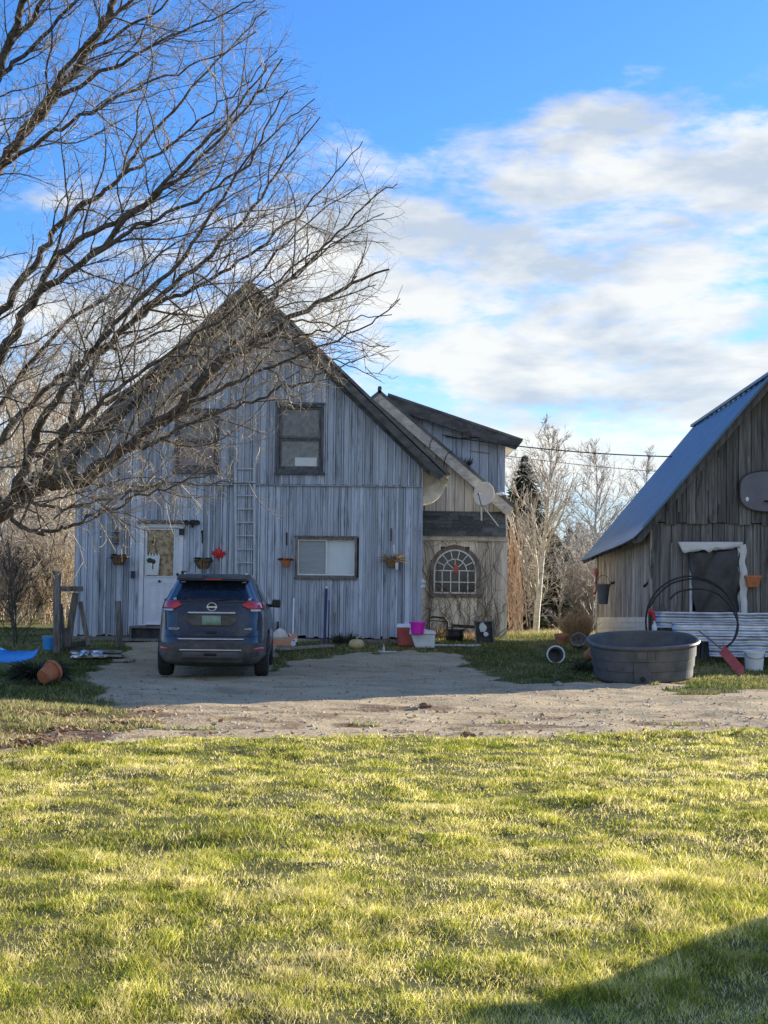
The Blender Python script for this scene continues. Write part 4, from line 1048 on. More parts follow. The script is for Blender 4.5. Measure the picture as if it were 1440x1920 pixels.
for side in (-1, 1):
    nv = 64; ss = [0, .3, .6, .85, .93, .965, 1.0]; vs = []; fs = []
    for i in range(nv+1):
        v = i/nv; rib0 = .020 if i % 4 == 2 else 0
        for s in ss:
            rib = rib0 if s < .9 else 0; p = roof_pt(s, v, side); sag = -.03*math.sin(v*PI)-(.012*math.sin(v*9) if s == 1 else 0)
            vs.append(p+Vector((side*rib*.2, 0, rib+sag)))
    k_ = len(ss); fs = [(i*k_+j, (i+1)*k_+j, (i+1)*k_+j+1, i*k_+j+1) for i in range(nv) for j in range(k_-1)]
    m.add(vs, fs, .5)
rb = m.build('roof', MATS['blue_steel'], barn); sm = rb.modifiers.new('solid', 'SOLIDIFY'); sm.thickness = .02
m = MB(); fr_ = [roof_pt(s, 0)+Vector((0, -.03, .01)) for s in (0, .5, .93)]
m.tube(fr_, .035, 6).build('rake_trim', MATS['blue_steel'], barn)
MB().bar(rdf+Vector((0, 0, .035)), rdb+Vector((0, 0, .03)), .12, .06).build('ridge_cap', MATS['blue_steel'], barn)
m = MB()
a = roof_pt(0, 0)+Vector((0, .12, -.06)); b = roof_pt(.93, 0)+Vector((0, .12, -.06)); e_ = roof_pt(1, 0)+Vector((.06, .12, -.05))
m.slab([a, b, b+Vector((0, 0, -.2)), a+Vector((0, 0, -.2))], (0, .04, 0), .2).slab([b, e_, e_+Vector((0, 0, -.05)), b+Vector((0, 0, -.2))], (0, .04, 0), .3)
for k in range(12):
    v = (k+.5)/12; p = roof_pt(.93, v)+Vector((.05, 0, -.13)); q = roof_pt(.985, v)+Vector((0, 0, -.10)); MB().bar(p, q, .06, .08, (0, 0, 1), rgb.random()).build('rafter', MATS['barn_boards'], barn)
m.build('rake_board', MATS['barn_boards'], barn)
# brace under the eave
MB().bar(P(1224, 985, BY-.1), P(1194, 1012, BY-.1), .05, .09, (0, 0, 1), .4).build('brace', MATS['barn_boards'], barn)
# window covered by black sheet, with torn white plastic
m = MB(); frame(m, win, BY, .05, .02, .06, .9); f = m.build('window', MATS['white_paint'], barn, label='barn window hidden behind black and torn white plastic')
pane(f, (win[0]+.04, win[1]-.04, win[2]+.04, win[3]-.04), BY+.02, 'dark_glass')


def sheet(name, corners, nu, nv, yoff, m, wob, seed, rag=None, **kw):
    """hanging cloth between four pixel corners tl,tr,br,bl with folds"""
    tl, tr, br, bl = [Vector(P(*c, BY-yoff)) for c in corners]; vs = []
    for j in range(nv+1):
        for i in range(nu+1):
            u, v = i/nu, j/nv; p = tl.lerp(tr, u).lerp(bl.lerp(br, u), v)
            n_ = mnoise.noise(Vector((u*3+seed, v*1.4, 0)))+.6*mnoise.noise(Vector((u*7+v*3, v*3+seed, 2)))
            p.y -= wob*(n_+.6*math.sin(u*9+v*2.5)*v*.4)+.01
            if j == nv: p.z += .05*mnoise.noise(Vector((u*8, seed, 0)))*1.5
            if j == 0: p.z -= .10*math.sin(u*PI)*(rag or 0)
            if i in (0, nu): p.x += .05*mnoise.noise(Vector((v*6, seed, 1)))
            vs.append(p)
    w_ = nu+1; fs = [(j*w_+i, j*w_+i+1, (j+1)*w_+i+1, (j+1)*w_+i) for j in range(nv) for i in range(nu)]
    o = MB().add(vs, fs).build(name, MATS[m], smooth=True, **kw); s_ = o.modifiers.new('solid', 'SOLIDIFY'); s_.thickness = .004; return o


sheet('black_tarp', [(1290, 1030), (1386, 1024), (1385, 1150), (1302, 1152)], 30, 26, .10, 'black_sheet', .07, 3, rag=1.2, org=P(1340, 1150, BY), label='black plastic sheet sagging over the barn window', cat='tarp')
sheet('torn_plastic', [(1271, 1016), (1392, 1016), (1394, 1025), (1280, 1036)], 26, 3, .17, 'torn_plastic', .03, 8, org=P(1330, 1020, BY), label='torn white plastic strip along the top of the barn window', cat='plastic sheet', group='torn white plastic at the barn window')
sheet('torn_plastic', [(1381, 1024), (1398, 1020), (1402, 1153), (1390, 1153)], 5, 22, .15, 'torn_plastic', .05, 15, org=P(1395, 1150, BY), label='torn white plastic strip hanging down right of the black sheet', cat='plastic sheet', group='torn white plastic at the barn window')
# basketball backboard with rim
t = thing('basketball_hoop', 'dark grey rounded basketball backboard high on the barn wall', 'basketball hoop', P(1445, 925, BY-.15))
a = P(1386, 925, BY-.12); cx = P(1446, 921, BY-.12); hw_ = cx.x-a.x; zt_ = P(1440, 883, BY-.12).z; zb0 = P(1440, 960, BY-.12).z; hh = (zt_-zb0)/2; cz = (zt_+zb0)/2
pts_ = [(cx.x+hw_*(abs(math.cos(q))**.75)*(1 if math.cos(q) > 0 else -1), cz+hh*(abs(math.sin(q))**.62)*(1 if math.sin(q) > 0 else -1)) for q in [2*PI*k/48 for k in range(48)]]
MB().prism(pts_, BY-.16, BY-.12).build('backboard', MATS['board_grey'], t, bevel=.006)
rp = []
for k in range(48): rp.append(Vector((pts_[k][0]*1.0, BY-.165, pts_[k][1])))
MB().tube(rp+[rp[0]], .012, 5, cap=False).build('board_edge', MATS['black'], t)
MB().tube([(cx.x+.225*math.cos(2*PI*k/24), BY-.42+.225*math.sin(2*PI*k/24), cz-hh*.52) for k in range(25)], .01, 6, cap=False).box(cx.x-.07, cx.x+.07, BY-.2, BY-.165, cz-hh*.62, cz-hh*.4).build('rim', MATS['iron'], t)
q = P(1401, 936, BY-.165); MB().blob((q.x, BY-.165, q.z), .035, 2, .2, 1, (1, .2, 1.3)).build('sticker', MATS['white_plastic'], t)
MB().box(cx.x-.3, cx.x-.25, BY-.12, BY-.07, cz-.2, cz+.2).box(cx.x+.25, cx.x+.3, BY-.12, BY-.07, cz-.2, cz+.2).build('mount', MATS['iron'], t)
# terracotta trough pot
r_ = rect(1396, 1079, 1426, 1101, BY-.2); xa, xb, za, zb_ = r_
t = thing('wall_planter', 'terracotta trough planter on the barn wall right of the torn plastic', 'planter', ((xa+xb)/2, BY-.1, za))
MB().hexa([(xa+.05, BY-.25, za), (xb-.05, BY-.25, za), (xb-.05, BY-.09, za), (xa+.05, BY-.09, za), (xa+.02, BY-.29, zb_-.05), (xb-.02, BY-.29, zb_-.05), (xb-.02, BY-.08, zb_-.05), (xa+.02, BY-.08, zb_-.05)]).box(xa, xb, BY-.30, BY-.075, zb_-.048, zb_).build('trough', MATS['terracotta'], t, bevel=.005)
f = MB(); foliage(f, ((xa+xb)/2, BY-.19, zb_-.01), 30, .1, (.3, 1.4), .07, random.Random(3), .006); f.build('foliage', MATS['plant_dry'], t)
# hanging grey pail on the barn corner
q = P(1131, 1112, BK-2.6); px_s = 2550/q.y
t = thing('hanging_pail', 'grey plastic pail hanging on the side wall of the barn', 'pail', q)
rr = 13/px_s
MB().lathe([(rr*.62, -.24), (rr*.66, -.24), (rr*.95, .15), (rr*1.05, .15), (rr*1.05, .2), (rr*.93, .2), (rr*.6, -.22), (0, -.22)], q, 20).build('pail', MATS['tank_plastic'], t)
MB().tube([q+Vector((rr*math.cos(a), 0, .19+.2*math.sin(a))) for a in [PI*k/10 for k in range(11)]], .006, 5).build('handle', MATS['iron'], t)
f = MB(); f.blob((q.x, q.y, q.z+.14), rr*.9, 2, .3, 2, (1, 1, .3)); f.build('soil', MATS['fungus_brown'], t)
q = P(1118, 1080, BK-1.6)
MB().blob((q.x, q.y, q.z+.07), .07, 2, .3, 3, (.7, .7, 1.5)).tube([q, q+Vector((0, 0, -.32)), q+Vector((-.05, 0, -.42))], [.03, .02, .04], 6).build('red_feeder', MATS['faded_red'], org=q, label='small red ornament hanging above the grey pail at the barn corner', cat='ornament')
t = MB(); t.tube([P(1146, 1094, 30.5), P(1160, 1089, 30.4), P(1175, 1077, 30.2)], [.03, .035, .02], 6).tube([P(1160, 1098, 30.4), P(1166, 1115, 30.3), P(1163, 1136, 30.3)], [.03, .035, .02], 6)
t.build('old_harness', MATS['iron'], org=P(1160, 1100, 30.4), label='dark curved old tool hanging on the barn side wall', cat='tool')
t = MB(); t.tube([P(1219, 1078, 27.2), P(1215, 1092, 27.15), P(1208, 1100, 27.1)], [.012, .02, .03], 6).tube([P(1216, 1090, 27.15), P(1222, 1098, 27.1)], [.012, .02], 6)
t.build('hook_tool', MATS['iron'], org=P(1217, 1090, 27.1), label='small dark hook hanging on the barn corner', cat='tool')
# corrugated sheets along the barn foot
def corr(px0, py0, px1, py1, Y, lab, seed, tilt=0.12):
    a = P(px0, py1, Y); b = P(px1, py0, Y); n = 34; vs = []; rg_ = random.Random(seed)
    nx = 14
    for j in range(n+1):
        z = a.z+(b.z-a.z)*j/n
        for i in range(nx+1):
            x = a.x+(b.x-a.x)*i/nx; dent = .045*mnoise.noise(Vector((x*2, z*3, seed)))
            vs.append((x, Y-.018*math.sin(j/n*PI*2*((b.z-a.z)/.11))+dent+tilt*(j/n), z+.015*mnoise.noise(Vector((x*3, 0, seed)))))
    w_ = nx+1; fs = [(j*w_+i, j*w_+i+1, (j+1)*w_+i+1, (j+1)*w_+i) for j in range(n) for i in range(nx)]
    o = MB().add(vs, fs, rg_.random()).build('corrugated_sheet', MATS['galv'], org=((a.x+b.x)/2, Y, a.z), smooth=True, label=lab, cat='metal sheet', group='corrugated metal sheets leaning on the barn'); s_ = o.modifiers.new('solid', 'SOLIDIFY'); s_.thickness = .003


corr(1230, 1150, 1475, 1178, BY-.35, 'upper corrugated metal sheet leaning along the barn foot', 1)
corr(1262, 1170, 1480, 1203, BY-.6, 'lower corrugated metal sheet leaning along the barn foot', 2)
corr(1330, 1198, 1490, 1232, BY-.85, 'bottom crumpled corrugated metal sheet behind the white pail', 4)
# white square pail
q = P(1414, 1228, 25.6); zg = Hs(q.x, q.y)
t = thing('white_bucket', 'white plastic bucket at the barn foot by the right edge', 'bucket', (q.x, q.y, zg))
MB().lathe([(.15, 0), (.16, .02), (.185, .33), (.2, .33), (.2, .37), (.18, .37), (.15, .04), (0, .04)], (q.x, q.y, zg), 24).build('bucket', MATS['white_plastic'], t)
MB().tube([(q.x+.19*math.cos(a), q.y-.02-.16*math.sin(a), zg+.33-.1*math.sin(a)) for a in [PI*k/10 for k in range(11)]], .005, 5).build('handle', MATS['iron'], t)
# red scoop shovel
t = thing('red_shovel', 'faded red plastic shovel lying in the grass by the barn', 'shovel', P(1370, 1228, 25.2))
a = P(1352, 1216, 25.5); b = P(1392, 1242, 24.9); zg = Hs(b.x, b.y); b.z = zg+.04
vs = []; d = (b-a); sd = Vector((.30, .42, .5)).normalized()*.125
for i in range(6):
    for j in range(7):
        v = j/6*2-1; p = a.lerp(b, i/5)+sd*v+Vector((0, -.06*(1-v*v), -.03*(1-v*v))); vs.append(p)
o = MB().add(vs, [(i*7+j, i*7+j+1, (i+1)*7+j+1, (i+1)*7+j) for i in range(5) for j in range(6)]).build('scoop', MATS['faded_red'], t); s_ = o.modifiers.new('solid', 'SOLIDIFY'); s_.thickness = .012
MB().tube([a, a+Vector((-.35, .3, .32))], .016, 8).build('handle', MATS['grey_wood'], t)
# black poly pipe coils
m = MB()
def arc_px(pts, Y, r): m.tube([P(x, y, Y+dy) for x, y, dy in pts], r, 7)
c1 = [(1212, 1182, 0), (1211, 1160, 0), (1216, 1135, 0), (1230, 1110, 0), (1252, 1092, 0), (1278, 1082, 0), (1300, 1081, 0), (1326, 1087, 0), (1350, 1101, 0), (1370, 1124, 0), (1381, 1150, -.05), (1382, 1180, -.2), (1372, 1205, -.4), (1352, 1222, -.5)]
c2 = [(1256, 1124, -.1), (1270, 1111, -.1), (1295, 1105, -.1), (1320, 1105, -.1), (1345, 1113, -.1), (1364, 1130, -.1), (1378, 1152, -.1), (1384, 1175, -.2), (1376, 1200, -.35), (1356, 1217, -.45)]
c3 = [(1217, 1140, .1), (1232, 1117, .1), (1256, 1096, .1), (1284, 1087, .1), (1310, 1086, .1), (1336, 1095, .1), (1358, 1110, .1), (1374, 1130, .1)]
def spl(pts):
    o = []
    for i in range(len(pts)-1):
        p0, p1, p2, p3 = pts[max(i-1, 0)], pts[i], pts[i+1], pts[min(i+2, len(pts)-1)]
        for k in range(4):
            t_ = k/4; o.append(tuple(.5*((2*p1[j])+(-p0[j]+p2[j])*t_+(2*p0[j]-5*p1[j]+4*p2[j]-p3[j])*t_*t_+(-p0[j]+3*p1[j]-3*p2[j]+p3[j])*t_**3) for j in range(3)))
    return o+[pts[-1]]
for cc, r_ in ((c1, .019), (c2, .019), (c3, .017)): arc_px(spl(cc), BY-1.0, r_)
m.build('black_pipe', MATS['black'], org=P(1300, 1215, BY-1.0), smooth=True, label='big loops of black plastic pipe leaning at the barn', cat='pipe')
# red hand pump with bottle
t = thing('hand_pump', 'red handled hand pump standing behind the stock tank', 'pump', P(1221, 1185, BY-1.1))
MB().tube([P(1219, 1190, BY-1.1), P(1219, 1150, BY-1.1)], .035, 8).build('pump_pipe', MATS['iron'], t)
MB().blob(P(1221, 1148, BY-1.1), .06, 2, .3, 2, (1, 1, 1.2)).tube([P(1218, 1146, BY-1.1), P(1226, 1156, BY-1.15), P(1229, 1166, BY-1.2)], .022, 6).build('pump_head', MATS['red_paint'], t)
q = P(1227, 1176, BY-1.2); MB().lathe([(.05, -.2), (.05, .02), (.02, .08), (.02, .12)], q, 14).build('glass_bottle', MATS['torn_plastic'], org=q, label='pale bottle hanging beside the red pump', cat='bottle')

# stock tank
TK = P(1211, 1240, 23.0); tz = Hs(TK.x, TK.y)
t = thing('stock_tank', 'large oval dark grey plastic stock tank on the yard', 'stock tank', (TK.x, TK.y, tz)); ORG[t] = Vector((0, 0, 0))
n = 72
def oval(r, z, flat=0):
    o = []
    for k in range(n):
        a = 2*PI*k/n; ca, sa = math.cos(a), math.sin(a)
        x = (abs(ca)**.8)*(1 if ca > 0 else -1)*.94*r; y = (abs(sa)**.85)*(1 if sa > 0 else -1)*.84*r
        o.append((x, y, z))
    return o
prof = [(.855, 0), (.875, .03), (.885, .19), (.905, .20), (.905, .215), (.915, .36), (.935, .37), (.935, .385), (.945, .545), (.965, .56), (1.0, .575), (1.012, .60), (1.0, .625), (.965, .63), (.94, .60), (.87, .06), (.5, .045)]
vs = [v for r_, z_ in prof for v in oval(r_, z_)]; k_ = len(prof)
fs = [(i*n+j, i*n+(j+1) % n, (i+1)*n+(j+1) % n, (i+1)*n+j) for i in range(k_-1) for j in range(n)]+[tuple(range((k_-1)*n, k_*n))[::-1], tuple(range(n-1, -1, -1))]
tb_ = MB().add(vs, fs).build('tub', MATS['tank_plastic'], t, smooth=False)
m = MB()
for a in (-1.98, -1.83, -1.60, -1.45):   # raised upright ribs on the front
    for z0_, z1_, rr_ in ((.39, .545, .945), (.22, .36, .918)) if a in (-1.83, -1.60) else ((.39, .545, .945),):
        x = math.cos(a)*.94*rr_; y = -(abs(math.sin(a))**.85)*.84*rr_; m.box(x-.014, x+.014, y-.022, y+.03, z0_, z1_)
x0_, y0_ = math.cos(-1.72)*.94*.9, -(abs(math.sin(-1.72))**.85)*.84*.9
m.box(x0_-.14, x0_+.14, y0_-.03, y0_+.06, .01, .36)
m.build('rib', MATS['tank_plastic'], t, bevel=.006)
MB().lathe([(0, -.05), (.035, -.05), (.04, -.03), (.04, .02)], (x0_, y0_-.03, .09), 14, axis='y').build('drain_plug', MATS['black'], t)
t.rotation_euler = (R(7.5), R(-2.0), R(-2)); t.location = (TK.x, TK.y+.25, tz+.10)
# bush of dead flowers behind the tank
q = P(1163, 1182, 25.6); q.z = Hs(q.x, q.y)
f = MB(); rg = random.Random(8); foliage(f, (q.x, q.y, q.z+.1), 420, .34, (.2, 1.4), .42, rg, .014, drop=.6); f.build('dead_shrub', MATS['leaf_brown'], org=q, label='low brown dead shrub between stock tank and barn', cat='shrub')
q = P(1082, 1195, 30.0); q.z = Hs(q.x, q.y)
f = MB(); foliage(f, (q.x, q.y, q.z), 700, .26, (.95, 1.55), .78, rg, .006, drop=.4); f.build('dry_grass_clump', MATS['plume'], org=q, label='tall tan plume of dry grass left of the barn corner', cat='grass clump')


def pot(px, py, Y, r, h, rot, m_, name, lab, cat, group=None, open_=True):
    q = P(px, py, Y); z = Hs(q.x, q.y); o = MB().lathe([(r*.66, 0), (r*.7, 0), (r*.93, h*.8), (r*1.05, h*.8), (r*1.07, h), (r*.92, h), (r*.62, h*.1), (0, h*.1)], (0, 0, 0), 26).build(name, MATS[m_], label=lab, cat=cat, group=group)
    o.location = (q.x, q.y, z+r*.75*abs(math.sin(rot[0]))-.01); o.rotation_euler = rot; return o


pot(1036, 1222, 26.6, .16, .26, (R(84), 0, R(6)), 'tank_plastic', 'round_tub', 'dark round tub lying on its side in the grass', 'tub')
pot(1052, 1203, 29.2, .15, .2, (R(8), 0, 0), 'terracotta_old', 'clay_pot', 'brownish clay pot before the birch thicket', 'pot')
pot(1086, 1206, 28.4, .16, .2, (R(50), R(20), R(-30)), 'grey_wood', 'metal_tub', 'small tilted grey tub left of the stock tank', 'tub')
pot(1100, 1216, 27.0, .13, .2, (R(70), 0, R(40)), 'terracotta_old', 'clay_pot', 'small clay pot fallen over close to the stock tank', 'pot')
f = MB(); q = P(1100, 1232, 25.0); q.z = Hs(q.x, q.y); foliage(f, q, 160, .25, (.3, 1.3), .3, rg, .012, drop=.5); f.build('weed_clump', MATS['plant_dark'], org=q, label='dark weed clump at the left end of the stock tank', cat='weed')
q = P(1036, 1222, 26.6); zq = Hs(q.x, q.y)+.16
MB().tube([(q.x+.165*math.cos(2*PI*k/24)+.03, q.y-.265, zq+.165*math.sin(2*PI*k/24)) for k in range(25)], .016, 6, cap=False).build('tub_rim', MATS['white_plastic'], org=(q.x, q.y-.26, zq), label='white ring leaning on the mouth of the dark tub', cat='ring')
# twig pieces on the ground near the tank
m = MB()
for k in range(16):
    q = P(rg.uniform(1060, 1190), rg.uniform(1225, 1262), 25); g_ = G(rg.uniform(1060, 1160), rg.uniform(1240, 1290)); z = Hs(*g_)+.02; a = rg.uniform(0, PI); l = rg.uniform(.08, .25)
    m.tube([(g_[0], g_[1], z), (g_[0]+l*math.cos(a), g_[1]+l*math.sin(a), z+.02)], .005, 4)
m.build('sticks', MATS['twig'], org=(3, 22, 0), label='thin broken sticks lying left of the stock tank', cat='sticks', kind='stuff')

# --- clutter along the house
def gp(px, py, Y): q = P(px, py, Y); return Vector((q.x, q.y, Hs(q.x, q.y)))


q = gp(768, 1220, 28.3); t = thing('cooler_box', 'red cooler with white lid standing by the house corner', 'cooler', q)
MB().hexa([q+Vector(v) for v in ((-.24, -.17, 0), (.22, -.17, 0), (.22, .17, 0), (-.24, .17, 0), (-.27, -.2, .37), (.25, -.2, .37), (.25, .2, .37), (-.27, .2, .37))]).build('body', MATS['faded_red'], t, bevel=.02)
MB().hexa([q+Vector(v) for v in ((-.29, -.22, .372), (.27, -.22, .372), (.27, .22, .372), (-.29, .22, .372), (-.26, -.2, .45), (.24, -.2, .45), (.24, .2, .45), (-.26, .2, .45))]).build('lid', MATS['white_plastic'], t, bevel=.02)
q = gp(794, 1224, 28.0); t = thing('foam_box', 'white foam box with slanted lid beside the red cooler', 'foam box', q)
MB().hexa([q+Vector(v) for v in ((-.17, -.16, 0), (.22, -.16, 0), (.22, .16, 0), (-.17, .16, 0), (-.26, -.18, .26), (.23, -.18, .28), (.23, .18, .28), (-.26, .18, .26))]).build('body', MATS['styrofoam'], t, bevel=.015)
MB().hexa([q+Vector(v) for v in ((-.30, -.21, .266), (.25, -.21, .284), (.25, .21, .30), (-.30, .21, .282), (-.27, -.2, .40), (.22, -.2, .33), (.22, .2, .345), (-.27, .2, .415))]).build('lid', MATS['white_plastic'], t, bevel=.015)
q = P(783, 1189, 27.72); MB().lathe([(.12, 0), (.125, .01), (.155, .22), (.17, .22), (.17, .25), (.155, .25), (.115, .02), (0, .02)], q, 26).build('pink_bucket', MATS['pink'], org=q, label='bright pink bucket standing on the cooler lids', cat='bucket', smooth=False)
q = P(760, 1178, 28.3); MB().lathe([(.035, 0), (.035, .09), (.02, .12), (.02, .15), (0, .15)], q, 12).build('jar', MATS['torn_plastic'], org=q, label='small pale jar standing left of the pink bucket', cat='jar')
q = gp(668, 1216, 27.9); mm = MB(); 
for k in range(9):
    a = 2*PI*k/9; mm.blob((q.x+.06*math.cos(a), q.y+.06*math.sin(a), q.z+.10), .105, 2, .03, k, (1, 1, 1.0))
mm.tube([(q.x, q.y, q.z+.19), (q.x+.02, q.y, q.z+.25)], .014, 6); mm.build('squash', MATS['squash'], org=q, smooth=True, label='pale yellow squash lying in the grass before the house', cat='squash')
for px, py, Y, n_, lab in ((727, 1226, 27.2, 5, 'white litter scrap with a small bottle in the grass'), (850, 1226, 28.2, 12, 'strip of torn white litter in front of the wing')):
    q = gp(px, py, Y); mm = MB(); w_ = .14 if n_ < 8 else .5
    for k in range(n_): mm.blob((q.x+w_*(k/(n_-1)*2-1), q.y+rg.uniform(-.04, .04)+.1*k/n_, q.z+.03), rg.uniform(.03, .06), 1, .5, k, (1.4, 1, .5))
    if n_ < 8: mm.lathe([(.025, 0), (.025, .1), (.01, .14), (.012, .17), (0, .17)], (q.x-.08, q.y+.1, q.z), 10)
    mm.build('litter', MATS['torn_plastic'], org=q, label=lab, cat='litter')
# white pole, blue pole, black strip leaning on the wall
a = P(551, 1122, HY-.12); b = gp(549, 1205, HY-.55); MB().tube([a, b], .02, 8).build('white_pole', MATS['white_plastic'], org=b, label='thin white pole leaning on the wall beside the car', cat='pole')
a = P(612, 1104, HY-.12); b = gp(608, 1205, HY-.5)
t = thing('blue_pole', 'dark blue pole with pale tip leaning below the sliding window', 'pole', b); MB().tube([a, b], .028, 8).build('shaft', MATS['deep_blue'], t); MB().tube([a, a+(a-b).normalized()*.05], .02, 8).build('tip', MATS['white_plastic'], t)
a = P(617, 1126, HY-.1); b = gp(615, 1200, HY-.35); MB().tube([a, a.lerp(b, .5)+Vector((.01, -.02, 0)), b], .013, 5).build('black_strip', MATS['black'], org=b, label='thin black strip hanging just right of the blue pole', cat='strip')
b = gp(520, 1190, HY-.25); MB().tube([P(521, 1166, HY-.1), b], [.03, .05], 6).build('dark_plank', MATS['dark_wood'], org=b, label='short dark stake against the wall just right of the car', cat='post')
# corgi yard cut-out
CY = 27.9; q = gp(535, 1222, CY)
prof_ = [(513, 1196), (522, 1200), (532, 1199), (540, 1196), (545, 1191), (541, 1186), (546, 1188), (549, 1190), (551, 1183), (555, 1189), (558, 1196), (558, 1206), (553, 1212), (549, 1216), (548, 1219), (543, 1220), (538, 1217), (530, 1217), (521, 1221), (513, 1224), (508, 1224), (508, 1200)]
poly = [(P(x, y, CY).x, P(x, y, CY).z) for x, y in prof_]
t = thing('dog_figure', 'tan and white dog shaped yard cut-out standing beside the car', 'yard ornament', q)
MB().prism(poly[::-1], CY-.015, CY+.015).build('body', MATS['dog_tan'], t)
fp = [(P(x, y, CY).x, P(x, y, CY).z) for x, y in ((549, 1199), (556, 1196), (558, 1198), (557, 1206), (552, 1212), (547, 1212), (545, 1206))]
MB().prism(fp[::-1], CY-.022, CY-.0155).build('face_patch', MATS['white_paint'], t)
fp = [(P(x, y, CY).x, P(x, y, CY).z) for x, y in ((541, 1187), (546, 1190), (547, 1194), (543, 1192))]
MB().prism(fp[::-1], CY-.022, CY-.0155).build('ear', MATS['white_paint'], t)
e_ = P(551, 1201, CY); MB().blob((e_.x, CY-.024, e_.z), .02, 1, 0, 0, (1, .3, 1)).blob((e_.x+.06, CY-.024, e_.z-.05), .024, 1, 0, 0, (1, .3, 1)).build('eye', MATS['black'], t)
q = P(525, 1200, CY+.3); MB().blob((q.x, q.y, Hs(q.x, q.y)+.17), .17, 2, .25, 4, (1, .6, 1)).build('pale_bag', MATS['white_vinyl'], org=(q.x, q.y, Hs(q.x, q.y)), label='pale bundle behind the dog cut-out', cat='bundle')
a = gp(520, 1240, 27.2); b = gp(622, 1220, 27.9); MB().bar(a+Vector((0, 0, .04)), b+Vector((0, 0, .04)), .22, .05).build('ground_plank', MATS['plank_old'], org=a, bevel=.004, label='weathered plank lying in the grass right of the car', cat='plank')
# in front of the wing
MY = 30.2
q = gp(820, 1210, MY); m = MB()
fr_ = [P(806, 1200, MY), P(806, 1160, MY), P(812, 1157, MY), P(834, 1159, MY), P(840, 1166, MY), P(839, 1208, MY)]
m.tube(fr_, .018, 7).tube([p+Vector((.0, .35, 0)) for p in fr_], .018, 7).tube([fr_[1], fr_[1]+Vector((0, .35, 0))], .014, 6).tube([fr_[4], fr_[4]+Vector((0, .35, 0))], .014, 6).tube([P(806, 1163, MY), P(839, 1166, MY)], .012, 6)
m.build('tubular_rack', MATS['iron'], org=q, label='rusty black tubular frame standing before the wing', cat='rack')
a = P(846, 1173, MY); b = P(896, 1176, MY); q = gp(870, 1210, MY)
m = MB().bar(a, b, .05, .07)
for s in (.03, .97): p = a.lerp(b, s); m.bar(p, (p.x, p.y, q.z-.02), .04, .04)
m.build('iron_rack', MATS['iron'], org=q, label='low black iron rack with flat bar before the wing', cat='rack')
q = gp(852, 1215, 29.4); t = thing('iron_cauldron', 'black rimmed round cauldron in the grass before the wing', 'cauldron', q)
MB().lathe([(.10, 0), (.17, .04), (.205, .14), (.19, .24), (.215, .25), (.215, .275), (.185, .275), (.18, .2), (0, .06)], q, 26).build('pot', MATS['iron'], t)
MB().tube([q+Vector((.2*math.cos(a), 0, .25+.08*math.sin(a))) for a in [PI*k/8 for k in range(9)]], .007, 5).build('handle', MATS['iron'], t)
q = gp(908, 1225, 29.3); t = thing('wooden_crate', 'dark stained wooden crate standing on its side before the wing', 'crate', q)
cs = [Vector((-.19, -.16, 0)), Vector((.22, -.12, 0))]
MB().hexa([q+Vector(v) for v in ((-.17, -.14, 0), (.18, -.14, 0), (.18, .16, 0), (-.17, .16, 0), (-.20, -.14, .47), (.15, -.14, .48), (.15, .16, .48), (-.20, .16, .47))]).build('box', MATS['dark_wood'], t, bevel=.005)
mm = MB(); mm.bar(q+Vector((.2, -.15, 0)), q+Vector((.17, -.15, .5)), .035, .03).bar(q+Vector((-.19, -.15, 0)), q+Vector((-.22, -.15, .49)), .03, .03).bar(q+Vector((-.2, -.16, .47)), q+Vector((.17, -.16, .48)), .03, .03, (0, 1, 0)); mm.build('slat', MATS['grey_wood'], t)
MB().blob((q.x-.05, q.y-.145, q.z+.34), .09, 2, .5, 3, (.8, .1, 1.1)).blob((q.x+.02, q.y-.145, q.z+.2), .05, 2, .5, 7, (1, .1, 1)).build('paint_patch', MATS['paper'], t)
q = gp(745, 1190, 28.75); f = MB(); foliage(f, q, 60, .5, (.8, 1.5), .22, rg, .007); f.build('dry_weeds', MATS['plant_dry'], org=q, label='thin dry weeds at the foot of the house behind the cooler', cat='weed')
for i, (px, py, n_, l_, lab) in enumerate(((822, 1205, 160, .3, 'pale dry grass tuft growing through the tubular frame'), (872, 1208, 120, .25, 'pale dry grass tuft between cauldron and crate'), (645, 1200, 200, .3, 'dark green weeds at the house wall under the sliding window'))):
    q = gp(px, py, 30.6 if i < 2 else 28.7); f = MB(); foliage(f, q, n_, .32, (.7, 1.5), l_, rg, .008, drop=.3); f.build('grass_tuft', MATS['plant_dry' if i < 2 else 'plant_dark'], org=q, label=lab, cat='grass tuft')

# --- left of the door
def post(px, py0, py1, Y, w, lab, name='fence_post', lean=0):
    b = gp(px, py1, Y); a = P(px+lean, py0, Y); b.z -= .1; m = MB()
    n_ = 6
    for k in range(n_):
        p, q = b.lerp(a, k/n_), b.lerp(a, (k+1)/n_)
        m.add([], [])
    m.tube([b, b.lerp(a, .4)+Vector((.008, 0, 0)), a], [w/2*1.12, w/2, w/2*.93], 9); return m.build(name, MATS['grey_wood'], org=b, label=lab, cat='post')


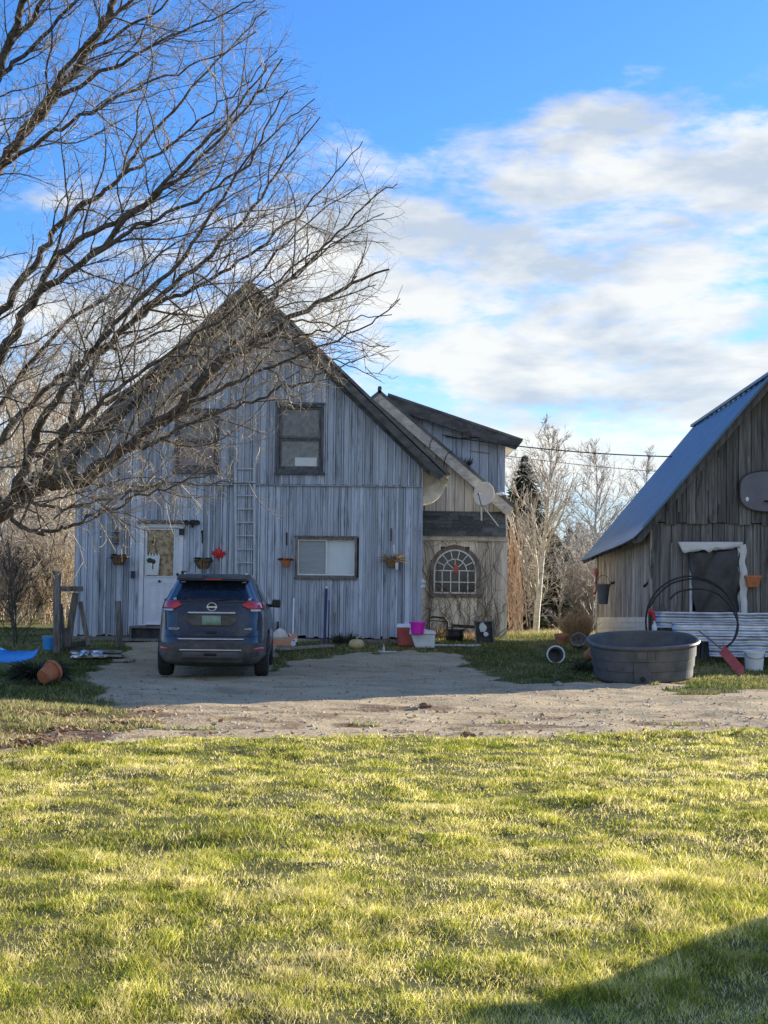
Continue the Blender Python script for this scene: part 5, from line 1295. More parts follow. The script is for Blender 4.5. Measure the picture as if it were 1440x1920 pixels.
t = thing('broken_gate', 'broken grey wooden gate frame with leaning boards at the left house corner', 'gate', gp(107, 1222, 26.6))
FY = 26.6
a = P(107, 1070, FY); b = gp(107, 1222, FY); MB().bar(b+Vector((0, 0, -.1)), a, .13, .12, (0, 1, 0)).build('gate_post', MATS['grey_wood'], t, bevel=.008)
MB().bar(P(113, 1104, FY), P(156, 1104, FY+.1), .1, .10, (0, 0, 1), .2).build('rail', MATS['grey_wood'], t, bevel=.006)
for p in (((142, 1112), (126, 1212), .13), ((150, 1128), (166, 1210), .09), ((114, 1132), (121, 1216), .07)):
    a = P(*p[0], FY+.15); b = P(*p[1], FY+.2); MB().bar(a, b, p[2], .03, (0, 1, 0), random.random()).build('board', MATS['grey_wood'], t, bevel=.004)
MB().bar(P(118, 1212, FY+.2), P(168, 1206, FY+.3), .05, .12, (0, 0, 1), .2).build('bottom_rail', MATS['dark_wood'], t)
post(222, 1127, 1226, 27.4, .125, 'short grey wooden post standing between gate and door steps')
q = gp(93, 1222, 26.9); MB().lathe([(.11, 0), (.12, .01), (.14, .22), (.15, .22), (.15, .26), (.13, .26), (.1, .03), (0, .03)], q, 22).build('blue_bucket', MATS['blue_plastic'], org=q, label='blue bucket standing left of the gate post', cat='bucket')
# debris by the gate
q = gp(165, 1222, 26.2); mm = MB()
for k in range(14): mm.blob((q.x+rg.uniform(-.3, .35), q.y+rg.uniform(-.2, .2), q.z+rg.uniform(.02, .12)), rg.uniform(.04, .1), 1, .6, k, (1.3, 1, .6))
mm.build('rubbish_heap', MATS['galv'], org=q, label='small heap of glinting rubbish on the ground between gate and post', cat='rubbish')
mm = MB(); 
for k in range(5):
    g_ = gp(rg.uniform(130, 220), 1235, 25.6+rg.uniform(0, 1)); a_ = rg.uniform(-.3, .3); l_ = rg.uniform(.3, .6)
    mm.bar(g_+Vector((0, 0, .05)), g_+Vector((l_*math.cos(a_), l_*math.sin(a_), .06)), .12, .04, (0, 0, 1), rg.random())
mm.build('scrap_wood', MATS['plank_old'], org=gp(170, 1235, 26), label='scattered weathered boards lying before the gate and steps', cat='scrap wood', kind='stuff')
# blue plastic sled / tarp
q = gp(28, 1245, 22.6); vs = []; nu, nv = 16, 6
a = P(-14, 1241, 22.5); b = P(62, 1238, 22.5)
for j in range(nv+1):
    for i in range(nu+1):
        u, v = i/nu, j/nv; x = a.x+(b.x-a.x)*u; y = 22.2+.75*v
        z = q.z+.20+.13*v+.06*abs(2*u-1)**3+.03*mnoise.noise(Vector((u*5, v*3, 1)))-.05*math.sin(v*PI)
        wv = 1-(.5 if False else .35*(u**4)); vs.append((x, 22.2+.75*(v-.5)*wv+.37, z))
w_ = nu+1; o = MB().add(vs, [(j*w_+i, j*w_+i+1, (j+1)*w_+i+1, (j+1)*w_+i) for j in range(nv) for i in range(nu)]).build('plastic_sled', MATS['blue_plastic'], org=q, smooth=True, label='bright blue plastic sled at the left edge of the yard', cat='sled'); s_ = o.modifiers.new('solid', 'SOLIDIFY'); s_.thickness = .02
# overturned planter with dark trailing plant
q = gp(72, 1290, 20.0); f = MB(); foliage(f, (q.x, q.y, q.z+.12), 1100, .42, (-.05, 1.25), .34, rg, .010, drop=.7); f.build('tangled_plant', MATS['plant_dark'], org=q, label='dark tangled heap of dead plant beside the overturned pot', cat='plant')
q = gp(92, 1288, 19.3); o = MB().lathe([(.09, 0), (.1, 0), (.135, .2), (.155, .2), (.157, .25), (.135, .25), (.09, .02), (0, .02)], (0, 0, 0), 26).build('overturned_pot', MATS['terracotta'], label='terracotta pot lying on its side on the left verge', cat='pot')
o.location = (q.x-.12, q.y+.1, q.z+.16); o.rotation_euler = (R(-68), 0, R(-28))
# rocks at the lawn edge
for px, py, s_, lab in ((878, 1381, .055, 'dark clod at the edge of drive and lawn'), (797, 1325, .05, 'small brown stone lying on the sunlit drive'), (1047, 1290, .05, 'pale stone lying on the drive near the grass')):
    g_ = G(px, py); z = Hs(*g_); MB().blob((g_[0], g_[1], z+s_*.4), s_, 2, .6, int(px), (1.6, 1.1, .9)).build('stone', MATS['fungus_brown' if px < 1000 else 'stone'], org=(g_[0], g_[1], z), label=lab, cat='stone')

# ------------------------------------------------------------------ car
CZ = [.20, .26, .36, .46, .56, .66, .74, .84, .96, 1.05, 1.12, 1.22, 1.30, 1.40, 1.50, 1.58, 1.63, 1.67, 1.695, 1.705]
CW = [.74, .84, .895, .915, .92, .92, .92, .918, .91, .895, .87, .835, .795, .745, .695, .655, .625, .575, .48, .30]
CR = [.30, .10, .03, .0, .0, .02, .07, .10, .12, .14, .16, .19, .25, .34, .43, .50, .53, .56, .68, 1.0]
CF = [4.30, 4.52, 4.62, 4.65, 4.65, 4.63, 4.60, 4.55, 4.42, 3.75, 3.45, 3.22, 3.05, 2.85, 2.66, 2.50, 2.38, 2.25, 2.05, 1.8]
NE = 5.5
def cv(z, T): return float(np.interp(z, CZ, T))
def cpt(z, a, off=0):
    w = cv(z, CW)+off; r_, f_ = cv(z, CR)-off, cv(z, CF)+off; yc, L_ = (r_+f_)/2, (f_-r_)/2
    ca, sa = math.cos(a), math.sin(a)
    return Vector((w*math.copysign(abs(ca)**(2/NE), ca), yc+L_*math.copysign(abs(sa)**(2/NE), sa), z))
def crear(z, x, off=.004):
    w = cv(z, CW)+off; r_, f_ = cv(z, CR)-off, cv(z, CF); yc, L_ = (r_+f_)/2, (f_-r_)/2
    s = min(.9995, abs(x)/w); return Vector((x, yc-L_*(1-s**NE)**(1/NE), z))
def cside(z, y, sg, off=.004):
    w = cv(z, CW)+off; r_, f_ = cv(z, CR)-off, cv(z, CF)+off; yc, L_ = (r_+f_)/2, (f_-r_)/2
    s = min(.999, abs(y-yc)/L_); return Vector((sg*w*(1-s**NE)**(1/NE), y, z))
car = thing('suv', 'dusty dark blue SUV parked before the house seen from behind', 'car', (0, 0, 0))
NA = 96; vs = []
for z in CZ:
    for k in range(NA): vs.append(cpt(z, 2*PI*(k+.5)/NA))
nz = len(CZ); fs = [(i*NA+k, i*NA+(k+1) % NA, (i+1)*NA+(k+1) % NA, (i+1)*NA+k) for i in range(nz-1) for k in range(NA)]+[tuple(range(NA-1, -1, -1)), tuple(range((nz-1)*NA, nz*NA))]
body = MB().add(vs, fs).build('body', MATS['car_paint'], car, smooth=True)
AX = ((.98, .375), (3.69, .375))
def cutter(y):
    c_ = MB().lathe([(0, -1.2), (.42, -1.2), (.42, 1.2), (0, 1.2)], (0, y, .37), 32, axis='x'); me = bpy.data.meshes.new('cut'); me.from_pydata([tuple(v) for v in c_.v], [], c_.f); return bpy.data.objects.new('cut', me)
import bmesh
def boolean_cut(o, cuts):
    for c_ in cuts:
        COL.objects.link(c_); m_ = o.modifiers.new('b', 'BOOLEAN'); m_.operation = 'DIFFERENCE'; m_.object = c_; m_.solver = 'EXACT'
    bpy.context.view_layer.update(); dg = bpy.context.evaluated_depsgraph_get(); me = bpy.data.meshes.new_from_object(o.evaluated_get(dg)); o.modifiers.clear(); o.data = me
    for c_ in cuts: bpy.data.objects.remove(c_)
boolean_cut(body, [cutter(AX[0][0]), cutter(AX[1][0])])
body.data.polygons.foreach_set('use_smooth', [True]*len(body.data.polygons))
try: body.data.set_sharp_from_angle(angle=R(35))
except Exception: pass
MB().box(-.62, .62, .3, 4.3, .22, .5).build('underbody', MATS['black'], car)


def patch(name, rows, m_, fn=crear, off=.005, thick=.004, n=16, par=None, smooth=True, cat_=None):
    """rows: list of (z, x0, x1); a skin lying on the body"""
    vs = []
    for z, a, b in rows:
        for i in range(n+1): vs.append(fn(z, a+(b-a)*i/n, off))
    w_ = n+1; fs = [(j*w_+i, j*w_+i+1, (j+1)*w_+i+1, (j+1)*w_+i) for j in range(len(rows)-1) for i in range(n)]
    o = MB().add(vs, fs).build(name, MATS[m_], par or car, smooth=smooth)
    if thick: s_ = o.modifiers.new('solid', 'SOLIDIFY'); s_.thickness = thick; s_.offset = 0
    return o


rg_ = lambda z0, z1, k: [z0+(z1-z0)*i/k for i in range(k+1)]
# rear glass
patch('rear_window', [(z, -np.interp(z, (1.25, 1.30, 1.56, 1.60), (.60, .665, .555, .50)), np.interp(z, (1.25, 1.30, 1.56, 1.60), (.60, .665, .555, .50))) for z in rg_(1.25, 1.60, 12)], 'car_glass')
# spoiler
m = MB(); pts_t = []
for i in range(21):
    x = -.60+1.2*i/20; e = 1-abs(x/.6)**4
    pts_t.append((x, .42-.05*e, 1.60+.0*e, 1.675+.012*e))
vs = [];
for x, y, z0_, z1_ in pts_t: vs += [(x, y, z0_), (x, y, z0_+.035), (x, y+.09, z1_), (x, y+.5, z1_+.02), (x, y+.3, z0_)]
fs = [(i*5+j, (i+1)*5+j, (i+1)*5+(j+1) % 5, i*5+(j+1) % 5) for i in range(20) for j in range(5)]+[(0, 1, 2, 3, 4), (104, 103, 102, 101, 100)]
sp_ = MB().add(vs, fs).build('spoiler', MATS['car_dust'], car, smooth=False)
MB().box(-.56, .56, .352, .368, 1.598, 1.633).build('spoiler_lip', MATS['black'], sp_)
MB().box(-.14, .14, .345, .351, 1.612, 1.628).build('brake_lamp', MATS['lamp_red'], car)
for sx in (-1, 1):
    # tail lamps wrap the corner
    def wrap(z, t, off, sx=sx):   # t: 0 inner edge on tailgate .. 1 on the flank
        a0_, a1_ = -PI/2, 0; w = cv(z, CW)
        if t < .55: return crear(z, sx*(w*.58+(w*.975-w*.58)*t/.55), off)
        y0__ = crear(z, w*.975, off).y; return cside(z, y0__+(t-.55)/.45*.38, sx, off)
    zs_ = rg_(1.14, 1.265, 6)
    l = patch('taillight', [(z, np.interp(z, (1.14, 1.20, 1.265), (.16, .0, .12)), np.interp(z, (1.14, 1.20, 1.265), (.62, 1.0, .9))) for z in zs_], 'lamp_red', lambda z, t, o: wrap(z, t, o), off=.012, n=24, thick=.012)
    patch('reverse_lamp', [(z, .20, .46) for z in rg_(1.10, 1.135, 2)], 'lamp_clear', lambda z, t, o: wrap(z, t, o), off=.012, n=10, thick=.01, par=l)
    patch('seam', [(z, .535, .55) for z in rg_(1.10, 1.27, 4)], 'black', lambda z, t, o: wrap(z, t, o), off=.022, n=2, thick=.003, par=l)
    # tailgate gaps
    patch('tailgate_seam', [(z, sx*np.interp(z, (.70, .80, 1.1), (.56, .74, .76)), sx*(np.interp(z, (.70, .80, 1.1), (.56, .74, .76))+.012)) for z in rg_(.70, 1.10, 12)], 'black', n=1, off=.003)
    patch('reflector', [(z, sx*.70, sx*.86) for z in (.47, .515)], 'lamp_red', off=.012, n=8)
    # side glass
    patch('side_window', [(z, np.interp(z, (1.14, 1.52), (1.05, 1.05)), np.interp(z, (1.14, 1.52), (3.2, 2.55))) for z in rg_(1.14, 1.54, 6)], 'car_glass', lambda z, y, o, sx=sx: cside(z, y, sx, o), off=.006, n=14)
    patch('quarter_window', [(z, np.interp(z, (1.18, 1.45), (.62, .80)), .98) for z in rg_(1.18, 1.45, 5)], 'car_glass', lambda z, y, o, sx=sx: cside(z, y, sx, o), off=.006, n=6)
    patch('sill_cladding', [(z, 1.40, 3.25) for z in rg_(.24, .42, 3)], 'car_dust', lambda z, y, o, sx=sx: cside(z, y, sx, o), off=.012, n=12, thick=.01)
    mh = MB(); mh.hexa([(sx*.90, 3.02, 1.10), (sx*1.06, 2.98, 1.09), (sx*1.06, 3.12, 1.09), (sx*.90, 3.14, 1.10), (sx*.91, 3.02, 1.25), (sx*1.07, 2.98, 1.24), (sx*1.06, 3.13, 1.23), (sx*.91, 3.15, 1.24)]).bar((sx*.80, 3.1, 1.12), (sx*.95, 3.08, 1.14), .08, .06)
    mr_ = mh.build('wing_mirror', MATS['car_paint'], car, bevel=.02); MB().box(min(sx*.915, sx*1.05), max(sx*.915, sx*1.05), 2.962, 2.972, 1.115, 1.225).build('mirror_glass', MATS['car_glass'], mr_)
    MB().bar((sx*.52, 1.0, 1.71), (sx*.50, 2.4, 1.72), .03, .03).build('roof_rail', MATS['chrome'], car)
# tailgate lower seam / bumper upper gap, chrome strips, dusty lower bumper
patch('bumper_seam', [(z, -.75, .75) for z in (.692, .702)], 'black', off=.004, n=24)
patch('bumper', [(z, -np.interp(z, (.22, .36, .55, .60), (.70, .87, .885, .80)), np.interp(z, (.22, .36, .55, .60), (.70, .87, .885, .80))) for z in rg_(.25, .59, 8)], 'car_dust', off=.010, n=36, thick=.008)
patch('lower_diffuser', [(z, -.46, .46) for z in rg_(.33, .45, 3)], 'tank_plastic', off=.02, n=16, thick=.008)
patch('chrome_strip', [(z, -.53, .53) for z in (.645, .668)], 'chrome', off=.016, n=24, thick=.01)
patch('chrome_strip', [(z, -.50, .50) for z in (.468, .490)], 'chrome', off=.032, n=24, thick=.01)
patch('chrome_strip', [(z, -.385, .385) for z in (1.062, 1.092)], 'chrome', off=.018, n=20, thick=.014)
patch('plate_recess', [(z, -np.interp(z, (.86, .95, 1.045), (.30, .42, .38)), np.interp(z, (.86, .95, 1.045), (.30, .42, .38))) for z in rg_(.86, 1.05, 6)], 'car_dust', off=.006, n=20)
patch('handle_slot', [(z, -.08, .08) for z in (.745, .775)], 'black', off=.008, n=4)
patch('tow_slot', [(z, -.10, .10) for z in (.385, .43)], 'black', off=.034, n=4)
pl = patch('licence_plate', [(z, -.155, .155) for z in (.882, 1.03)], 'plate_green', off=.02, n=4, thick=.004)


def text(s, size, loc, m_, par, ext=.003, name='lettering'):
    cu = bpy.data.curves.new('t', 'FONT'); cu.body = s; cu.size = size; cu.extrude = ext; cu.align_x = 'CENTER'; cu.align_y = 'CENTER'
    o = bpy.data.objects.new('t', cu); COL.objects.link(o); bpy.context.view_layer.update()
    me = bpy.data.meshes.new_from_object(o.evaluated_get(bpy.context.evaluated_depsgraph_get())); bpy.data.objects.remove(o)
    me.transform(Matrix.Translation(loc) @ Matrix.Rotation(PI/2, 4, 'X')); me.materials.clear(); me.materials.append(MATS[m_])
    o = bpy.data.objects.new(name, me); COL.objects.link(o); o.parent = par; return o


text('JHX 957', .072, (0, crear(.95, 0, .026).y, .952), 'plate_ink', pl)
text('ROGUE', .052, (-.60, crear(.815, .60, .012).y-.004, .815), 'chrome', car, name='badge_lettering')
text('AWD', .048, (.60, crear(.815, .60, .012).y-.004, .815), 'chrome', car, name='badge_lettering')
ez = 1.17; ey = crear(ez, 0, .0).y-.012
m = MB(); ring = [(.072*math.cos(q), .066*math.sin(q)) for q in [2*PI*k/28 for k in range(28)]]
m.tube([(x, ey, ez+z) for x, z in ring]+[(ring[0][0], ey, ez+ring[0][1])], .010, 6, cap=False).box(-.085, .085, ey-.010, ey+.004, ez-.012, ez+.012); m.build('emblem', MATS['chrome'], car)
MB().tube([(.0, crear(1.27, 0, .02).y, 1.265), (.10, crear(1.285, .1, .02).y, 1.285), (.33, crear(1.30, .33, .014).y, 1.30)], [.02, .012, .006], 6).build('wiper', MATS['black'], car)
for x, z in ((-.50, 1.565), (.50, 1.565), (-.61, 1.285), (.61, 1.285)): patch('sticker', [(z+.0, x-.03, x+.03), (z+.02, x-.045, x+.045) if z > 1.5 else (z+.03, x-.01, x+.012)], 'sticker', off=.010, n=2, thick=.001)
MB().box(-.36, .36, .16, .22, .255, .285).build('hitch_bar', MATS['aluminium'], car)
MB().tube([(-.52, .10, .30), (-.52, .5, .30)], .035, 10).build('exhaust_pipe', MATS['iron'], car)
for y, r_ in AX:
    for sx in (-1, 1):
        x0_ = sx*.80
        w_ = MB().lathe([(.22, -.115), (.34, -.115), (.365, -.09), (.375, -.05), (.375, .05), (.365, .09), (.34, .115), (.22, .115)], (x0_, y, .365), 36, axis='x').build('wheel', MATS['tyre'], car, smooth=False)
        q = MB().lathe([(0, 0), (.05, 0), (.06, -sx*.02), (.2, -sx*.02), (.225, sx*.012), (.235, sx*.01)], (x0_+sx*.10, y, .365), 24, axis='x')
        for k in range(5):
            a = 2*PI*k/5; q.bar((x0_+sx*.1, y+.05*math.cos(a), .365+.05*math.sin(a)), (x0_+sx*.105, y+.21*math.cos(a), .365+.21*math.sin(a)), .05, .025, (1, 0, 0))
        q.build('rim', MATS['rim'], w_)
ORG[car] = Vector((0, 0, 0))
cb = P(397, 1278, 22.35); car.location = (cb.x-.0, 22.1, Hs(cb.x, 22.9)+.0); car.rotation_euler = (R(.4), 0, R(3.2))
# a second car parked to the right of the viewpoint, outside the frame: its shadow falls on the lawn
c2 = car.copy(); COL.objects.link(c2); c2['label'] = 'dark SUV parked on the lawn to the right of the viewpoint'
for ch in list(car.children):
    d_ = ch.copy(); COL.objects.link(d_); d_.parent = c2
    for g_ in ch.children: e_ = g_.copy(); COL.objects.link(e_); e_.parent = d_
c2.location = (4.85, 7.75, 0); c2.rotation_euler = (0, 0, R(-60))

# ------------------------------------------------------------------ trees


def tubes_np(lines, radii, nside):
    """many polylines -> V, F(quads) ; lines: list of (n,3) arrays"""
    pts = np.concatenate(lines); rs = np.concatenate(radii); ln = np.array([len(l) for l in lines]); st = np.concatenate([[0], np.cumsum(ln)[:-1]])
    N = len(pts); idx = np.arange(N); first = np.zeros(N, bool); first[st] = True; last = np.zeros(N, bool); last[st+ln-1] = True
    nx_ = np.where(last, idx, idx+1); pv = np.where(first, idx, idx-1)
    t = pts[nx_]-pts[pv]; t /= np.linalg.norm(t, axis=1, keepdims=True)+1e-9
    ref = np.tile([.12, .35, .93], (N, 1)); par = np.abs((t*ref).sum(1)) > .95; ref[par] = [1, 0, 0]
    a = np.cross(t, ref); a /= np.linalg.norm(a, axis=1, keepdims=True)+1e-9; b = np.cross(a, t)
    V = np.empty((N, nside, 3))
    for k in range(nside):
        q = 2*PI*k/nside; V[:, k] = pts+(a*math.cos(q)+b*math.sin(q))*rs[:, None]
    i = idx[~last]; F = []
    for k in range(nside):
        k2 = (k+1) % nside; F.append(np.stack([i*nside+k, i*nside+k2, (i+1)*nside+k2, (i+1)*nside+k], 1))
    tint = np.repeat(np.random.RandomState(N % 1000).rand(len(lines)), ln)
    return V.reshape(-1, 3), np.concatenate(F), np.tile(tint[i], nside)


def grow(rg, p, d, L_, r, n, wander, up, tipr=.35):
    """one branch as an (n+1,3) polyline"""
    pts = [p]; d = d/np.linalg.norm(d); st = L_/n
    for i in range(n):
        d = d+rg.normal(0, wander, 3)+np.array([0, 0, up]); d /= np.linalg.norm(d); pts.append(pts[-1]+d*st)
    return np.array(pts), r*(1-(1-tipr)*np.linspace(0, 1, n+1)), d


def off_dir(rg, t, ang, bias=None, roll=None):
    ref = np.array([0, 0, 1.]) if abs(t[2]) < .9 else np.array([1., 0, 0])
    a = np.cross(t, ref); a /= np.linalg.norm(a); b = np.cross(a, t); q = rg.uniform(0, 2*PI) if roll is None else roll
    s = a*math.cos(q)+b*math.sin(q)
    if bias is not None: s = s+bias; s = s-t*s.dot(t); s /= np.linalg.norm(s)+1e-9
    return t*math.cos(ang)+s*math.sin(ang)


# big bare maple, its trunk just outside the left edge
ENV_Y = np.array([-300, 0, 100, 180, 260, 340, 400, 500, 600, 650, 700, 760, 820, 880, 960, 1000, 1060, 1120])
ENV_X = np.array([420, 535, 560, 620, 690, 765, 755, 752, 738, 742, 705, 640, 560, 490, 440, 350, 250, 120])
MZ = 16.5


def env_ok(p, slack=0):
    s = 16.0/p[1]; x = p[0]*s; z = (p[2]-CAM_H)*s+CAM_H   # crown silhouette widest in the middle of its depth
    py = 1090-(z-CAM_H)*FPX/16.0; lim = (np.interp(py, ENV_Y, ENV_X)-720)*16.0/FPX - .35*abs(p[1]-MZ)
    return x < lim+slack


def build_maple():
    rg = np.random.RandomState(17)
    t = thing('maple_tree', 'large bare maple tree reaching in over the yard from the left', 'tree', (-6.4, MZ, 0))
    def L(pts): return np.array([tuple(P(x, y, Y)) for x, y, Y in pts])
    base = Vector((-6.1, MZ, 0)); tp = lambda pts: L(pts)
    trunk = np.array([(-6.2, MZ, -.2), (-6.15, MZ, .4), (-5.95, MZ, 1.2), (-5.5, MZ, 1.9), (-5.1, MZ-.1, 2.2)]); 
    second = np.array([(-6.0, MZ, .9), (-6.2, MZ+.2, 2.2), (-6.3, MZ+.3, 3.6), (-6.1, MZ+.4, 5.0), (-5.9, MZ+.4, 6.6), (-5.5, MZ+.3, 8.5)])
    limbs = [
        ([(-80, 1005, 16.4), (-20, 975, 16.4), (15, 950, 16.4), (60, 915, 16.4), (110, 905, 16.3), (162, 899, 16.2), (202, 870, 16.1), (253, 823, 16), (307, 798, 15.9), (361, 729, 15.8), (415, 682, 15.7), (470, 645, 15.6), (540, 600, 15.5), (610, 560, 15.4), (680, 520, 15.3), (730, 505, 15.2)], .19, .012),
        ([(60, 912, 16.4), (87, 884, 16.5), (119, 816, 16.6), (144, 744, 16.7), (188, 653, 16.8), (253, 599, 16.9), (325, 527, 17), (397, 480, 17.1), (470, 390, 17.2), (540, 300, 17.3), (600, 220, 17.3)], .105, .010),
        ([(20, 945, 16.3), (54, 859, 16), (72, 798, 15.8), (112, 740, 15.6), (155, 682, 15.5), (180, 646, 15.5), (217, 610, 15.4), (270, 550, 15.3), (330, 500, 15.2), (390, 420, 15.1), (450, 330, 15), (500, 240, 15), (540, 170, 15)], .08, .010),
        ([(-150, 950, 16.7), (-60, 880, 17), (0, 823, 17.2), (40, 776, 17.3), (83, 733, 17.4), (130, 690, 17.4), (175, 665, 17.5), (240, 650, 17.6), (300, 625, 17.7), (370, 600, 17.8)], .085, .012),
        ([(-260, 960, 16.8), (-120, 800, 16.9), (-40, 710, 16.8), (0, 671, 16.7), (29, 621, 16.6), (58, 567, 16.5), (108, 520, 16.4), (170, 480, 16.3), (250, 405, 16.2), (300, 350, 16.1), (360, 290, 16), (430, 215, 16), (500, 130, 16)], .12, .012),
        ([(-260, 760, 16.9), (-120, 470, 17), (-50, 370, 17), (0, 310, 17), (22, 278, 17), (72, 217, 17), (108, 180, 17.1), (162, 101, 17.1), (195, 36, 17.2), (216, -5, 17.2), (250, -120, 17.2)], .12, .05),
        ([(-230, 500, 16.8), (-90, 260, 16.6), (0, 141, 16.4), (14, 83, 16.3), (36, 36, 16.2), (50, -20, 16.1), (60, -160, 16)], .09, .04),
        ([(-100, 700, 16.9), (0, 580, 16.9), (54, 516, 16.9), (90, 451, 16.9), (126, 404, 16.9), (188, 368, 17), (224, 332, 17), (262, 280, 17), (310, 225, 17.1), (370, 150, 17.2), (440, 80, 17.2), (500, 20, 17.2)], .075, .01),
        ([(58, 567, 16.5), (108, 470, 16.4), (180, 433, 16.3), (253, 397, 16.2), (307, 354, 16.1), (361, 310, 16), (426, 242, 15.9), (480, 180, 15.8), (530, 110, 15.7)], .06, .01),
        ([(-60, 900, 16.2), (0, 930, 16), (22, 965, 15.9), (45, 988, 15.8), (65, 1003, 15.7), (105, 993, 15.6), (150, 982, 15.5), (180, 965, 15.5), (230, 948, 15.4), (280, 925, 15.4), (340, 905, 15.3), (400, 885, 15.2)], .05, .008),
        ([(20, 925, 16.3), (54, 945, 16), (100, 953, 15.8), (137, 951, 15.7), (180, 941, 15.6), (240, 925, 15.5), (305, 906, 15.4), (390, 908, 15.3), (480, 907, 15.2)], .032, .006),
        ([(235, 842, 16), (249, 841, 15.9), (289, 837, 15.8), (343, 798, 15.7), (415, 776, 15.6), (470, 752, 15.5), (520, 733, 15.4), (580, 712, 15.4), (640, 690, 15.3), (690, 665, 15.3)], .04, .007),
        ([(361, 729, 15.8), (420, 660, 16), (480, 600, 16.2), (530, 540, 16.3), (590, 480, 16.4), (650, 420, 16.5), (700, 370, 16.6), (745, 345, 16.6)], .05, .007),
        ([(253, 599, 16.9), (310, 560, 17.1), (380, 540, 17.3), (450, 490, 17.4), (520, 440, 17.5), (590, 370, 17.6), (640, 310, 17.7), (680, 265, 17.7)], .045, .007),
        ([(170, 480, 16.3), (240, 430, 16), (320, 400, 15.8), (390, 370, 15.7), (460, 300, 15.6), (530, 230, 15.5), (590, 185, 15.5)], .04, .007),
        ([(119, 816, 16.6), (170, 770, 16.8), (230, 742, 16.9), (300, 690, 17), (370, 650, 17.1), (440, 560, 17.2), (520, 470, 17.2), (600, 400, 17.2), (680, 345, 17.2)], .05, .007),
        ([(162, 899, 16.2), (230, 850, 16.5), (300, 770, 16.8), (350, 700, 17), (420, 620, 17.2), (480, 560, 17.3), (560, 520, 17.4), (640, 440, 17.5), (720, 400, 17.5)], .055, .007),
        ([(470, 645, 15.6), (530, 630, 15.5), (600, 630, 15.4), (660, 600, 15.3), (735, 590, 15.3)], .022, .006),
        ([(307, 798, 15.9), (380, 742, 15.6), (450, 715, 15.4), (530, 672, 15.3), (610, 650, 15.2), (700, 610, 15.1), (750, 560, 15.1)], .035, .007),
        ([(72, 217, 17), (120, 130, 16.8), (175, 70, 16.7), (250, 0, 16.6), (330, -90, 16.5)], .05, .02),
        ([(162, 101, 17.1), (230, 60, 17.3), (300, 20, 17.4), (380, -50, 17.5)], .035, .012),
        ([(108, 180, 17.1), (190, 140, 17), (260, 100, 16.9), (340, 60, 16.9), (420, 20, 16.8), (490, -10, 16.8)], .04, .008),
        ([(224, 332, 17), (300, 290, 16.7), (380, 220, 16.5), (450, 170, 16.4), (520, 95, 16.3)], .03, .007),
        ([(0, 141, 16.4), (60, 90, 16.7), (130, 20, 16.9), (190, -60, 17)], .04, .02),
        ([(54, 859, 16), (110, 830, 15.7), (190, 760, 15.5), (260, 700, 15.3), (330, 660, 15.2), (410, 600, 15.1), (500, 540, 15), (590, 470, 15), (680, 430, 15)], .045, .007),
        ([(0, 310, 17), (80, 260, 16.7), (150, 220, 16.5), (230, 180, 16.4), (310, 140, 16.3), (400, 110, 16.2), (480, 60, 16.2)], .04, .007),
        ([(216, -5, 17.2), (280, -60, 17), (360, -120, 17)], .04, .02),
        ([(14, 83, 16.3), (70, 30, 16.2), (110, -40, 16.1), (160, -120, 16)], .05, .02),
        ([(470, 645, 15.6), (540, 660, 15.8), (600, 665, 16), (670, 690, 16.1), (715, 715, 16.1)], .018, .005),
        ([(540, 600, 15.5), (600, 600, 15.8), (660, 640, 16), (730, 650, 16.1)], .018, .005),
        ([(-60, 880, 17), (0, 760, 17.5), (50, 690, 17.8), (110, 610, 18), (200, 560, 18.1), (280, 490, 18.2), (380, 420, 18.2), (460, 350, 18.2)], .06, .008)]
    ends = []
    for i, (pl_, r0, r1) in enumerate(limbs):
        a = L(pl_)
        # finer, slightly crooked
        s = np.linspace(0, len(a)-1, (len(a)-1)*4+1); b = np.stack([np.interp(s, np.arange(len(a)), a[:, j]) for j in range(3)], 1)
        k = np.ones(5)/5; c = b.copy()
        for j in range(3): c[2:-2, j] = np.convolve(b[:, j], k, 'valid')
        c[1:-1] += rg.normal(0, .02, c[1:-1].shape); rr = .84*(r0+(r1-r0)*np.linspace(0, 1, len(c))**.66)
        ends.append((c, rr))
    for c, r0, r1, nm in ((trunk, .36, .22, 'trunk'), (second, .30, .10, 'trunk')):
        V, F, T = tubes_np([c], [np.linspace(r0, r1, len(c))], 14); np_mesh(nm, V, F, MATS['bark_dark'], t, attrs={'tint': ('FACE', 'FLOAT', T)}, smooth=True)
    for c, rr in ends:
        V, F, T = tubes_np([c], [rr], 9); np_mesh('limb', V, F, MATS['bark_dark'], t, attrs={'tint': ('FACE', 'FLOAT', T)}, smooth=True)
    l1, r1_, l2, r2_ = [], [], [], []
    out = np.array([.62, 0, .62])

    def twigs(line, rad, n_per_m, Lr, lvl, maxl):
        seg = np.linalg.norm(np.diff(line, axis=0), axis=1); tot = seg.sum(); cum = np.concatenate([[0], np.cumsum(seg)])
        n = max(1, int(tot*n_per_m*rg.uniform(.8, 1.2)))
        for k in range(n):
            s = (k+rg.uniform(.2, 1.0))/n*tot
            if s > tot: s = tot*.99
            if lvl == 1 and s < .08*tot: continue
            j = min(len(seg)-1, np.searchsorted(cum, s)-1); j = max(j, 0); f_ = (s-cum[j])/(seg[j]+1e-9); p = line[j]+(line[j+1]-line[j])*f_
            tdir = (line[j+1]-line[j])/(seg[j]+1e-9); r = rad[j]
            yield p, tdir, r, s/tot
    L1 = []
